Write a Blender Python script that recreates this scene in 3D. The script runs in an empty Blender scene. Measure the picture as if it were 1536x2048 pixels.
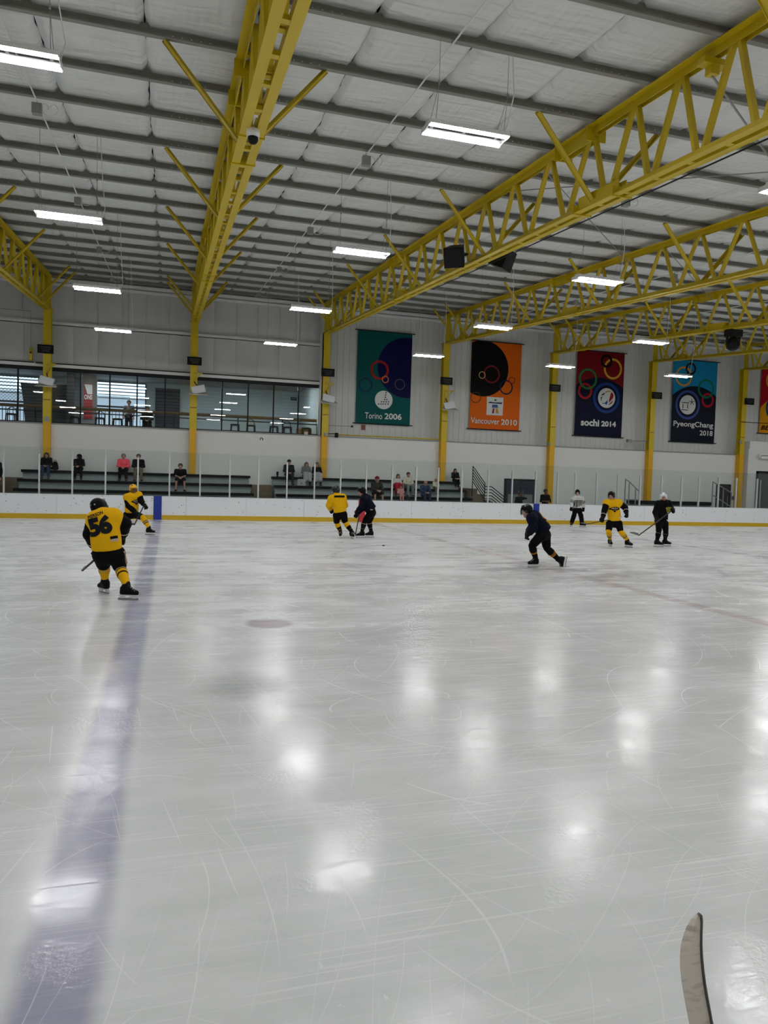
import bpy, math, random
import numpy as np
from mathutils import Vector, Matrix
from mathutils.bvhtree import BVHTree

random.seed(7); np.random.seed(7)
scene = bpy.context.scene
C = scene.collection
PI = math.pi

# ------------------------------------------------------------------ camera
FPX = 1454.57
YAW, PITCH, ROLL = math.radians(16.612), math.radians(2.714), math.radians(1.709)
CAM = np.array([0.374, 0.0, 1.9535])
_fw = np.array([math.sin(YAW)*math.cos(PITCH), math.cos(YAW)*math.cos(PITCH), -math.sin(PITCH)])
_rt = np.array([math.cos(YAW), -math.sin(YAW), 0.0]); _up = np.cross(_rt, _fw)
_c, _s = math.cos(ROLL), math.sin(ROLL)
_rt, _up = _c*_rt+_s*_up, -_s*_rt+_c*_up
cam_d = bpy.data.cameras.new('camera'); cam_o = bpy.data.objects.new('camera', cam_d); C.objects.link(cam_o)
cam_d.sensor_fit = 'VERTICAL'; cam_d.sensor_height = 24.0; cam_d.sensor_width = 18.0
cam_d.lens = 24.0*FPX/2048.0; cam_d.clip_start = 0.05; cam_d.clip_end = 300
cam_o.matrix_world = Matrix(((_rt[0], _up[0], -_fw[0], CAM[0]), (_rt[1], _up[1], -_fw[1], CAM[1]),
                             (_rt[2], _up[2], -_fw[2], CAM[2]), (0, 0, 0, 1)))
scene.camera = cam_o

# ------------------------------------------------------------------ world (overcast daylight outside the building) and exposure
w = bpy.data.worlds.new('world'); scene.world = w; w.use_nodes = True
w.node_tree.nodes['Background'].inputs[0].default_value = (0.72, 0.86, 1.0, 1)
w.node_tree.nodes['Background'].inputs[1].default_value = 2.2
scene.view_settings.view_transform = 'Standard'; scene.view_settings.look = 'None'
scene.view_settings.gamma = 1.0; scene.view_settings.use_curve_mapping = False
scene.view_settings.exposure = 0.0
LAMP_STRENGTH = 104.0
scene.cycles.max_bounces = 7; scene.cycles.diffuse_bounces = 3; scene.cycles.glossy_bounces = 3; scene.cycles.transparent_max_bounces = 10
scene.cycles.adaptive_threshold = 0.03; scene.cycles.use_light_tree = False

# ------------------------------------------------------------------ measuring helpers: where a sight line meets a plane of the building
def ray(u, v): return _fw+_rt*(u-768)/FPX-_up*(v-1024)/FPX
def at(u, v, Y):
    r = ray(u, v); return CAM+r*(Y-CAM[1])/r[1]
def atz(u, v, Z=0.0):
    r = ray(u, v); return CAM+r*(Z-CAM[2])/r[2]
def A3(*a): return np.array(a, float)

# ------------------------------------------------------------------ materials
def srgb(r, g, b):
    f = lambda c: (c/255/12.92) if c/255 <= 0.04045 else ((c/255+0.055)/1.055)**2.4
    return (f(r), f(g), f(b), 1)
MATS = {}
def mat(name, col, rough=0.5, metal=0.0, spec=0.5, bump=0.0, bscale=20.0, stretch=(1, 1, 1), var=0.0, vscale=3.0, emit=0.0):
    if name in MATS: return MATS[name]
    m = bpy.data.materials.new(name); m.use_nodes = True; nt = m.node_tree; b = nt.nodes['Principled BSDF']
    if len(col) == 3: col = srgb(*col)
    b.inputs['Base Color'].default_value = col; b.inputs['Roughness'].default_value = rough
    b.inputs['Metallic'].default_value = metal; b.inputs['Specular IOR Level'].default_value = spec
    m.diffuse_color = col
    if emit:
        b.inputs['Emission Color'].default_value = col; b.inputs['Emission Strength'].default_value = emit
    if bump or var:
        tc = nt.nodes.new('ShaderNodeTexCoord'); mp = nt.nodes.new('ShaderNodeMapping'); mp.inputs['Scale'].default_value = stretch
        nt.links.new(tc.outputs['Object'], mp.inputs['Vector'])
    if bump:
        n = nt.nodes.new('ShaderNodeTexNoise'); n.inputs['Scale'].default_value = bscale; n.inputs['Detail'].default_value = 5
        nt.links.new(mp.outputs[0], n.inputs['Vector'])
        bp = nt.nodes.new('ShaderNodeBump'); bp.inputs['Strength'].default_value = bump; bp.inputs['Distance'].default_value = 0.05
        nt.links.new(n.outputs['Fac'], bp.inputs['Height']); nt.links.new(bp.outputs[0], b.inputs['Normal'])
    if var:
        n = nt.nodes.new('ShaderNodeTexNoise'); n.inputs['Scale'].default_value = vscale; n.inputs['Detail'].default_value = 6
        nt.links.new(mp.outputs[0], n.inputs['Vector'])
        mx = nt.nodes.new('ShaderNodeMix'); mx.data_type = 'RGBA'
        mx.inputs[6].default_value = tuple(c*(1-var) for c in col[:3])+(1,)
        mx.inputs[7].default_value = tuple(min(1, c*(1+var)) for c in col[:3])+(1,)
        nt.links.new(n.outputs['Fac'], mx.inputs[0]); nt.links.new(mx.outputs[2], b.inputs['Base Color'])
    MATS[name] = m; return m

def glass_mat(name, tint, haze=0.03, refl=1.0):
    m = bpy.data.materials.new(name); m.use_nodes = True; nt = m.node_tree; nt.nodes.clear()
    out = nt.nodes.new('ShaderNodeOutputMaterial'); tr = nt.nodes.new('ShaderNodeBsdfTransparent'); tr.inputs[0].default_value = tint
    df = nt.nodes.new('ShaderNodeBsdfDiffuse'); df.inputs[0].default_value = (.75, .8, .8, 1)
    mh = nt.nodes.new('ShaderNodeMixShader'); mh.inputs[0].default_value = haze
    gl = nt.nodes.new('ShaderNodeBsdfGlossy'); gl.inputs['Roughness'].default_value = 0.01
    fr = nt.nodes.new('ShaderNodeFresnel'); fr.inputs[0].default_value = 1.45
    mu = nt.nodes.new('ShaderNodeMath'); mu.operation = 'MULTIPLY'; mu.inputs[1].default_value = refl
    mx = nt.nodes.new('ShaderNodeMixShader'); L = nt.links.new
    L(tr.outputs[0], mh.inputs[1]); L(df.outputs[0], mh.inputs[2]); L(fr.outputs[0], mu.inputs[0]); L(mu.outputs[0], mx.inputs[0])
    L(mh.outputs[0], mx.inputs[1]); L(gl.outputs[0], mx.inputs[2]); L(mx.outputs[0], out.inputs[0])
    MATS[name] = m; return m

YEL = mat('yellow_steel', (204, 176, 8), 0.42, var=0.06, vscale=2)
AMB = mat('amber_steel', (222, 168, 0), 0.45)
WALLP = mat('wall_vinyl', (200, 200, 197), 0.5, bump=0.12, bscale=2.5, stretch=(2.5, 1, .6), var=0.03)
WALLR = mat('wall_liner', (204, 205, 200), 0.55, var=0.03, vscale=.6)
WALLW = mat('white_masonry', (226, 226, 222), 0.6, var=0.02)
PURL = mat('purlin_grey', (140, 139, 131), 0.55)
WHITE = mat('white_paint', (232, 232, 230), 0.5)
GREYM = mat('grey_metal', (150, 150, 148), 0.45, metal=.4)
ALU = mat('aluminium', (205, 206, 205), 0.4, metal=.15)
BLACK = mat('black_plastic', (10, 10, 11), 0.6, spec=.25)
BLKM = mat('black_metal', (14, 14, 16), 0.55, spec=.3)
CONC = mat('grey_concrete', (146, 155, 155), 0.75, var=.06)
TANC = mat('tan_steps', (112, 100, 82), 0.8, var=.1)
NAVYD = mat('navy_door', (26, 34, 52), 0.5)
DARKR = mat('dark_slate', (52, 56, 60), 0.6)
WOOD = mat('counter_wood', (122, 84, 36), 0.5, var=.15, vscale=4)
GLASSR = glass_mat('rink_glass', (.925, .95, .945, 1), haze=.004, refl=.22)
GLASSW = glass_mat('window_glass', (.88, .93, .94, 1), haze=.0, refl=1.6)

# ------------------------------------------------------------------ mesh builder
class MB:
    def __init__(s): s.v = []; s.f = []
    def poly(s, pts):
        n = len(s.v); s.v += [tuple(map(float, p)) for p in pts]; s.f.append(tuple(range(n, n+len(pts))))
    def box(s, x0, x1, y0, y1, z0, z1):
        n = len(s.v); s.v += [(x, y, z) for z in (z0, z1) for y in (y0, y1) for x in (x0, x1)]
        s.f += [tuple(n+i for i in q) for q in ((0, 2, 3, 1), (4, 5, 7, 6), (0, 1, 5, 4), (2, 6, 7, 3), (0, 4, 6, 2), (1, 3, 7, 5))]
        return s
    def bar(s, a, b, wd, ht, side=None):
        a = Vector(a); b = Vector(b); d = (b-a).normalized()
        sd = Vector(side) if side is not None else d.cross(Vector((0, 0, 1)))
        if sd.length < 1e-5: sd = Vector((1, 0, 0))
        sd = (sd-d*sd.dot(d)).normalized(); up = sd.cross(d)
        n = len(s.v)
        for p in (a, b):
            for q in ((-1, -1), (1, -1), (1, 1), (-1, 1)): s.v.append(tuple(p+sd*q[0]*wd/2+up*q[1]*ht/2))
        s.f += [tuple(n+i for i in q) for q in ((0, 3, 2, 1), (4, 5, 6, 7), (0, 1, 5, 4), (1, 2, 6, 5), (2, 3, 7, 6), (3, 0, 4, 7))]
        return s
    def tube(s, pts, r, n=8, cap=True):
        pts = [Vector(p) for p in pts]; rs = r if isinstance(r, (list, tuple)) else [r]*len(pts)
        base = len(s.v); prev = None
        for i, p in enumerate(pts):
            d = (pts[min(i+1, len(pts)-1)]-pts[max(i-1, 0)]).normalized()
            x = prev if prev is not None else (Vector((1, 0, 0)) if abs(d.x) < .8 else Vector((0, 1, 0)))
            x = (x-d*x.dot(d)).normalized(); y = d.cross(x); prev = x
            for k in range(n):
                a = 2*PI*k/n; s.v.append(tuple(p+(x*math.cos(a)+y*math.sin(a))*rs[i]))
        for i in range(len(pts)-1):
            for k in range(n):
                a = base+i*n+k; b = base+i*n+(k+1) % n; s.f.append((a, b, b+n, a+n))
        if cap:
            s.f.append(tuple(base+k for k in range(n-1, -1, -1))); s.f.append(tuple(base+(len(pts)-1)*n+k for k in range(n)))
        return s
    def prism(s, pts, d):          # closed outline pts extruded by vector d
        n = len(s.v); k = len(pts); d = np.array(d, float)
        s.v += [tuple(np.array(p, float)) for p in pts]+[tuple(np.array(p, float)+d) for p in pts]
        s.f.append(tuple(range(n, n+k))); s.f.append(tuple(range(n+2*k-1, n+k-1, -1)))
        for i in range(k): s.f.append((n+i, n+k+i, n+k+(i+1) % k, n+(i+1) % k))
        return s
    def lathe(s, c, prof, n=16, axis='z'):
        base = len(s.v)
        for r, h in prof:
            for k in range(n):
                a = 2*PI*k/n; x, y = r*math.cos(a), r*math.sin(a)
                s.v.append((c[0]+x, c[1]+y, c[2]+h) if axis == 'z' else (c[0]+x, c[1]+h, c[2]+y))
        for i in range(len(prof)-1):
            for k in range(n):
                a = base+i*n+k; b = base+i*n+(k+1) % n; s.f.append((a, b, b+n, a+n))
        s.f.append(tuple(base+k for k in range(n-1, -1, -1))); s.f.append(tuple(base+(len(prof)-1)*n+k for k in range(n)))
        return s
    def mesh(s, name, m, o=(0, 0, 0), smooth=False):
        me = bpy.data.meshes.new(name)
        me.from_pydata([(v[0]-o[0], v[1]-o[1], v[2]-o[2]) for v in s.v], [], s.f)
        me.materials.append(m)
        if smooth: me.polygons.foreach_set('use_smooth', [True]*len(me.polygons))
        me.update(); return me

def link(name, me, parent=None, loc=(0, 0, 0)):
    o = bpy.data.objects.new(name, me); C.objects.link(o); o.location = loc
    if parent is not None: o.parent = parent
    return o
def part(name, mb, m, parent, o=None, smooth=False):     # world-coordinate mesh under a thing
    r = parent
    org = Vector((0, 0, 0))
    while r is not None: org += r.location; r = r.parent
    return link(name, mb.mesh(name, m, org, smooth), parent)
def thing(name, label, cat, loc=(0, 0, 0), group=None):
    o = bpy.data.objects.new(name, None); C.objects.link(o); o.location = [float(x) for x in loc]; o.empty_display_size = .1
    o['label'] = label; o['category'] = cat
    if group: o['group'] = group
    return o
def solo(name, mb, m, label, cat, loc=None, group=None, smooth=False):
    loc = loc if loc is not None else np.array(mb.v).mean(0)*[1, 1, 0]+[0, 0, np.array(mb.v)[:, 2].min()]
    o = link(name, mb.mesh(name, m, loc, smooth), None, [float(x) for x in loc]); o['label'] = label; o['category'] = cat
    if group: o['group'] = group
    return o
def struct(name, mb, m, label=None, smooth=False):
    o = link(name, mb.mesh(name, m, (0, 0, 0), smooth)); o['kind'] = 'structure'
    o['label'] = label or name.replace('_', ' '); o['category'] = name.split('_')[0]
    return o
def copy_tree(o, parent=None, loc=None):
    c = o.copy(); C.objects.link(c); c.parent = parent
    if loc is not None: c.location = loc
    for ch in list(o.children): copy_tree(ch, c)
    return c
ORD = ['first', 'second', 'third', 'fourth', 'fifth', 'sixth', 'seventh', 'eighth', 'ninth', 'tenth']

# ------------------------------------------------------------------ flat print: text and shapes as thin meshes
def text_shape(body, bold=0.0, spacing=1.0, shear=0.0):
    cu = bpy.data.curves.new('t', 'FONT'); cu.body = body; cu.size = 1; cu.offset = bold; cu.space_character = spacing; cu.shear = shear
    cu.resolution_u = 4
    o = bpy.data.objects.new('t', cu); C.objects.link(o)
    me = bpy.data.meshes.new_from_object(o.evaluated_get(bpy.context.evaluated_depsgraph_get()))
    v = [tuple(x.co) for x in me.vertices]; f = [tuple(p.vertices) for p in me.polygons]
    bpy.data.objects.remove(o); bpy.data.curves.remove(cu); bpy.data.meshes.remove(me)
    return np.array(v), f
def put_text(mb, body, p0, p1, up, height=None, bold=0.0, spacing=1.0, shear=0.0, nrm=(0, -1, 0), off=0.0):
    # text from point p0 to p1 along the baseline; up: unit vector; height = height of a capital or None for natural
    v, f = text_shape(body, bold, spacing, shear)
    p0 = np.array(p0, float); p1 = np.array(p1, float); w_ = np.linalg.norm(p1-p0); d = (p1-p0)/w_
    x0, x1 = v[:, 0].min(), v[:, 0].max(); sx = w_/(x1-x0); sy = sx if height is None else height/0.73
    n = len(mb.v)
    for q in v: mb.v.append(tuple(p0+d*(q[0]-x0)*sx+np.array(up)*q[1]*sy+np.array(nrm)*off))
    mb.f += [tuple(n+i for i in q) for q in f]
    return mb
def clip_poly(pts, x0, x1, z0, z1):
    def cl(ps, inside, inter):
        out = []
        for i in range(len(ps)):
            a, b = ps[i-1], ps[i]
            if inside(b):
                if not inside(a): out.append(inter(a, b))
                out.append(b)
            elif inside(a): out.append(inter(a, b))
        return out
    def ix(c): return lambda a, b: (c, a[1]+(b[1]-a[1])*(c-a[0])/(b[0]-a[0]))
    def iz(c): return lambda a, b: (a[0]+(b[0]-a[0])*(c-a[1])/(b[1]-a[1]), c)
    pts = cl(pts, lambda p: p[0] >= x0, ix(x0)); pts = cl(pts, lambda p: p[0] <= x1, ix(x1))
    pts = cl(pts, lambda p: p[1] >= z0, iz(z0)); pts = cl(pts, lambda p: p[1] <= z1, iz(z1))
    return pts

# ------------------------------------------------------------------ soft surfaces: smooth union of tapered limbs on a grid
def surface_nets(F, org, h):
    s = F < 0
    c = sum(s[i:F.shape[0]-1+i, j:F.shape[1]-1+j, k:F.shape[2]-1+k].astype(np.int8) for i in (0, 1) for j in (0, 1) for k in (0, 1))
    act = (c > 0) & (c < 8); idx = np.argwhere(act)
    if len(idx) == 0: return np.zeros((0, 3)), np.zeros((0, 4), int)
    vid = np.full(act.shape, -1, np.int64); vid[act] = np.arange(len(idx))
    pos = np.zeros((len(idx), 3)); cnt = np.zeros(len(idx))
    cor = [(i, j, k) for i in (0, 1) for j in (0, 1) for k in (0, 1)]
    val = {q: F[idx[:, 0]+q[0], idx[:, 1]+q[1], idx[:, 2]+q[2]] for q in cor}
    for a in cor:
        for ax in range(3):
            if a[ax]: continue
            b = list(a); b[ax] = 1; b = tuple(b)
            va, vb = val[a], val[b]; m = (va < 0) != (vb < 0)
            t = np.where(m, va/np.where(va == vb, 1, va-vb), 0)
            p = np.tile(np.array(a, float), (len(idx), 1)); p[:, ax] += t
            pos += p*m[:, None]; cnt += m
    V = (idx+pos/cnt[:, None])*h+org
    quads = []
    for ax in range(3):
        o1, o2 = (ax+1) % 3, (ax+2) % 3
        sl = [slice(None)]*3; sl[ax] = slice(0, -1); sh = [slice(None)]*3; sh[ax] = slice(1, None)
        ch = s[tuple(sl)] != s[tuple(sh)]; e = np.argwhere(ch)
        e = e[(e[:, o1] > 0) & (e[:, o2] > 0) & (e[:, o1] < act.shape[o1]) & (e[:, o2] < act.shape[o2])]
        def g(d1, d2):
            q = e.copy(); q[:, o1] += d1; q[:, o2] += d2; return vid[q[:, 0], q[:, 1], q[:, 2]]
        Q = np.stack([g(-1, -1), g(0, -1), g(0, 0), g(-1, 0)], 1)
        inside = s[e[:, 0], e[:, 1], e[:, 2]]
        Q[~inside] = Q[~inside][:, ::-1]; quads.append(Q)
    Q = np.concatenate(quads); Q = Q[(Q >= 0).all(1)]
    return V, Q
class SDF:
    def __init__(s, k=0.03): s.p = []; s.k = k; s.clips = []
    def cap(s, a, b, ra, rb=None, flat=None, ax=None, cut=False):
        s.p.append((np.array(a, float), np.array(b, float), ra, ra if rb is None else rb, flat, None if ax is None else np.array(ax, float)/np.linalg.norm(ax), cut)); return s
    def ball(s, a, r, flat=None, ax=None, cut=False): return s.cap(a, a, r, r, flat, ax, cut)
    def clip(s, p, n): s.clips.append((np.array(p, float), np.array(n, float)/np.linalg.norm(n))); return s   # removes the side n points to
    def build(s, h):
        lo = np.min([np.minimum(p[0], p[1])-max(p[2], p[3])*max(1, (p[4] or 1)) for p in s.p], 0)-3*h
        hi = np.max([np.maximum(p[0], p[1])+max(p[2], p[3])*max(1, (p[4] or 1)) for p in s.p], 0)+3*h
        n = np.ceil((hi-lo)/h).astype(int)+1
        F = np.full(n, .25, np.float32)
        for a, b, ra, rb, fl, ax, cut in s.p:
            R = max(ra, rb)*max(1, (fl or 1))+s.k+2*h
            i0 = np.maximum(0, np.floor((np.minimum(a, b)-R-lo)/h).astype(int)); i1 = np.minimum(n, np.ceil((np.maximum(a, b)+R-lo)/h).astype(int)+1)
            gx, gy, gz = [lo[q]+h*np.arange(i0[q], i1[q]) for q in range(3)]
            P = np.stack(np.meshgrid(gx, gy, gz, indexing='ij'), -1)-a
            d = b-a; L = d@d
            t = np.clip(P@d/L, 0, 1) if L > 1e-9 else np.zeros(P.shape[:3])
            D = P-t[..., None]*d
            if fl is not None: D = D+((1/fl-1)*(D@ax))[..., None]*ax
            dist = (np.sqrt((D*D).sum(-1))-(ra+(rb-ra)*t)).astype(np.float32)
            sl = tuple(slice(i0[q], i1[q]) for q in range(3)); f = F[sl]
            if cut: F[sl] = np.maximum(f, -dist)
            else:
                hh = np.maximum(s.k-np.abs(f-dist), 0)/s.k
                F[sl] = np.minimum(f, dist)-hh*hh*s.k*.25
        if s.clips:
            G = np.stack(np.meshgrid(*[lo[q]+h*np.arange(n[q]) for q in range(3)], indexing='ij'), -1)
            for p, nn in s.clips: F = np.maximum(F, ((G-p)@nn).astype(np.float32))
        F[0] = F[-1] = .2; F[:, 0] = F[:, -1] = .2; F[:, :, 0] = F[:, :, -1] = .2
        return surface_nets(F, lo, h)
def soft(name, sdf, m, parent, h=.018):
    org = Vector((0, 0, 0)); r = parent
    while r is not None: org += r.location; r = r.parent
    V, Q = sdf.build(h); V = V-np.array(org)
    me = bpy.data.meshes.new(name); me.vertices.add(len(V)); me.vertices.foreach_set('co', V.astype(np.float32).ravel())
    me.loops.add(Q.size); me.loops.foreach_set('vertex_index', Q.astype(np.int32).ravel())
    me.polygons.add(len(Q)); me.polygons.foreach_set('loop_start', np.arange(0, Q.size, 4, dtype=np.int32))
    me.polygons.foreach_set('use_smooth', np.ones(len(Q), bool))
    me.materials.append(m); me.update(calc_edges=True); me.validate()
    return link(name, me, parent)

# ================================================================== THE SETTING
T = [-4.573+5.993*(i-1) for i in range(0, 10)]       # truss and column lines along the wall, T[1] is the leftmost in view
DB = 30.35                                            # far boards
WALL_Y = 34.5
ROOF = lambda y: 7.19+.0833*y                         # underside of the purlins
CHORD = lambda y: 5.79+.0825*y                        # underside of the trusses
X0, X1, YB = -24.0, 44.0, -7.0

# ---- ice: procedural frost, skate scratches, painted lines under the surface
def ice_material():
    m = bpy.data.materials.new('ice'); m.use_nodes = True; nt = m.node_tree; N = nt.nodes.new; L = nt.links.new
    b = nt.nodes['Principled BSDF']
    tc = N('ShaderNodeTexCoord'); sx = N('ShaderNodeSeparateXYZ'); L(tc.outputs['Object'], sx.inputs[0])
    def math_(op, a, c=None, d=None):
        n = N('ShaderNodeMath'); n.operation = op
        for i, q in enumerate((a, c, d)):
            if q is None: continue
            if hasattr(q, 'node'): L(q, n.inputs[i])
            else: n.inputs[i].default_value = q
        return n.outputs[0]
    def noise(scale, detail=4, rot=0, st=(1, 1, 1), rough=.55, dist=0):
        mp = N('ShaderNodeMapping'); mp.inputs['Rotation'].default_value = (0, 0, rot); mp.inputs['Scale'].default_value = st
        L(tc.outputs['Object'], mp.inputs[0]); n = N('ShaderNodeTexNoise'); n.inputs['Scale'].default_value = scale
        n.inputs['Detail'].default_value = detail; n.inputs['Roughness'].default_value = rough; n.inputs['Distortion'].default_value = dist
        L(mp.outputs[0], n.inputs['Vector']); return n.outputs['Fac']
    def sstep(v, a, c):
        n = N('ShaderNodeMapRange'); n.interpolation_type = 'SMOOTHSTEP'; L(v, n.inputs[0])
        n.inputs[1].default_value = a; n.inputs[2].default_value = c; return n.outputs[0]
    # curved skate marks: contour lines of slow noise, broken up by a second noise
    def marks(scale, bands, width, gate_scale, lo, hi, seed):
        v = noise(scale, 1.0, seed, (1, 1, 1)); fr = math_('FRACT', math_('MULTIPLY', v, bands))
        d = math_('ABSOLUTE', math_('SUBTRACT', fr, .5)); ln = sstep(d, width, width*.2)
        return math_('MULTIPLY', ln, sstep(noise(gate_scale, 1, seed*1.7+.5), lo, hi))
    m1 = marks(.11, 40, .011, .9, .42, .64, .3); m2 = marks(.16, 34, .009, 1.2, .44, .64, 1.4); m3 = marks(.085, 60, .015, 1.0, .44, .64, 2.3); m4 = marks(.2, 22, .005, .7, .42, .62, 3.9); m5 = marks(.13, 46, .010, 1.4, .42, .62, 5.1); m6 = marks(.09, 50, .009, .8, .42, .62, 4.5)
    # straight scratches: very long thin noise in several directions
    def scr(rot, st, lo, hi, g): return math_('MULTIPLY', sstep(noise(1.0, 1.5, rot, st, .5), lo, hi), sstep(noise(.9, 1, g), .36, .66))
    s = [scr(.25, (.5, 60, 1), .66, .75, .1), scr(-.5, (.6, 70, 1), .635, .72, .7), scr(1.1, (.6, 64, 1), .615, .70, 1.9), scr(-1.25, (.7, 72, 1), .615, .70, 2.7), scr(.02, (.4, 48, 1), .67, .76, 3.3), scr(.75, (.5, 55, 1), .62, .71, 4.1)]
    tot = m1
    for q in [m2, m3, m4, m5, m6]+s: tot = math_('MAXIMUM', tot, q)
    frost = noise(.55, 5, .4, (1, 1.5, 1), .62); frost2 = noise(2.2, 5, 1.0, (.5, 1.8, 1), .6)
    fr = sstep(math_('ADD', math_('MULTIPLY', frost, .6), math_('MULTIPLY', frost2, .4)), .36, .64)
    far = sstep(math_('ADD', sx.outputs[1], math_('MULTIPLY', math_('SUBTRACT', noise(.35, 4, .6), .5), 16.0)), 2.0, 19.0)          # the middle of the sheet is skated to snow, the bench side is glassy
    snow = math_('MULTIPLY', math_('MULTIPLY', sstep(noise(1.0, 6, .12, (.55, 2.0, 1), .66, .4), .40, .64), sstep(noise(.4, 4, .5), .30, .55)), far)
    c1 = N('ShaderNodeMix'); c1.data_type = 'RGBA'; c1.inputs[6].default_value = srgb(213, 215, 214); c1.inputs[7].default_value = srgb(229, 230, 230)
    L(fr, c1.inputs[0])
    c2 = N('ShaderNodeMix'); c2.data_type = 'RGBA'; c2.inputs[7].default_value = srgb(248, 249, 250); L(c1.outputs[2], c2.inputs[6]); L(math_('MULTIPLY', snow, .7), c2.inputs[0]); col = c2.outputs[2]
    def paint(col, mask, rgb, amt):
        mx = N('ShaderNodeMix'); mx.data_type = 'RGBA'; mx.inputs[7].default_value = srgb(*rgb); L(col, mx.inputs[6])
        L(math_('MULTIPLY', mask, amt), mx.inputs[0]); return mx.outputs[2]
    wob = math_('MULTIPLY', math_('SUBTRACT', noise(3, 3), .5), .05)
    xx = math_('ADD', sx.outputs[0], wob); yy = sx.outputs[1]
    def line(x, hw): return sstep(math_('ABSOLUTE', math_('SUBTRACT', xx, x)), hw+.055, hw-.055)
    def dist(x, y):
        a = math_('SUBTRACT', xx, x); c = math_('SUBTRACT', yy, y)
        return math_('SQRT', math_('ADD', math_('MULTIPLY', a, a), math_('MULTIPLY', c, c)))
    thin = math_('SUBTRACT', 1.0, math_('MAXIMUM', math_('MULTIPLY', fr, .25), math_('MULTIPLY', snow, .75)))
    col = paint(col, math_('MULTIPLY', line(0, .155), thin), (140, 138, 168), .85)
    col = paint(col, math_('MULTIPLY', line(16.8, .155), thin), (126, 122, 178), .5)
    col = paint(col, math_('MULTIPLY', line(8.75, .15), thin), (168, 134, 138), .5)
    col = paint(col, math_('MULTIPLY', sstep(dist(1.67, 9.47), .36, .24), .95), (150, 128, 134), .8)
    col = paint(col, math_('MULTIPLY', sstep(dist(15.9, 9.47), .34, .27), thin), (160, 128, 132), .6)
    ringd = math_('ABSOLUTE', math_('SUBTRACT', dist(8.75, 16.2), 4.6))
    col = paint(col, math_('MULTIPLY', sstep(ringd, .09, .03), thin), (150, 150, 190), .35)
    emb = math_('MULTIPLY', sstep(dist(8.9, 14.6), 2.7, 1.5), sstep(noise(1.3, 5, .9, (.7, 1.4, 1), .6), .38, .60))
    col = paint(col, emb, (150, 146, 150), .6)
    smudge = sstep(dist(1.04, 6.7), .55, .1)
    col = paint(col, smudge, (128, 134, 132), .45)
    fleck = math_('MULTIPLY', sstep(noise(30, 3, .7, (1, 1, 1), .5, .5), .66, .72), sstep(noise(1.4, 3, 2.9), .52, .64))
    col = paint(col, fleck, (248, 249, 250), .5)
    mk = N('ShaderNodeMix'); mk.data_type = 'RGBA'; mk.inputs[7].default_value = srgb(250, 250, 250); L(col, mk.inputs[6])
    L(math_('MULTIPLY', tot, .24), mk.inputs[0]); L(mk.outputs[2], b.inputs['Base Color'])
    pol = sstep(noise(1.1, 5, 2.2, (1, 1, 1), .6), .45, .6)
    ro = math_('ADD', math_('ADD', math_('SUBTRACT', math_('ADD', .16, math_('MULTIPLY', far, .12)), math_('MULTIPLY', pol, .045)), math_('MULTIPLY', snow, .2)), math_('MULTIPLY', tot, .24)); L(ro, b.inputs['Roughness'])
    b.inputs['IOR'].default_value = 1.31; b.inputs['Specular IOR Level'].default_value = .5
    hgt = math_('ADD', math_('MULTIPLY', math_('MULTIPLY', noise(38, 3, .2), sstep(noise(1.6, 2, 1.1), .42, .62)), .55), math_('MULTIPLY', noise(5, 2, .9), .3))
    bp = N('ShaderNodeBump'); bp.inputs['Strength'].default_value = .16; bp.inputs['Distance'].default_value = .02
    L(hgt, bp.inputs['Height']); L(bp.outputs[0], b.inputs['Normal'])
    return m
ice = MB(); ice.box(X0, X1, YB, DB+.3, -.3, 0)
struct('floor', ice, ice_material(), 'white scratched ice sheet with painted lines')
fl2 = MB(); fl2.box(X0, X1, DB+.3, WALL_Y+.6, -.3, 0); struct('floor_spectators', fl2, CONC, 'grey floor strip behind the far boards')

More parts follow.
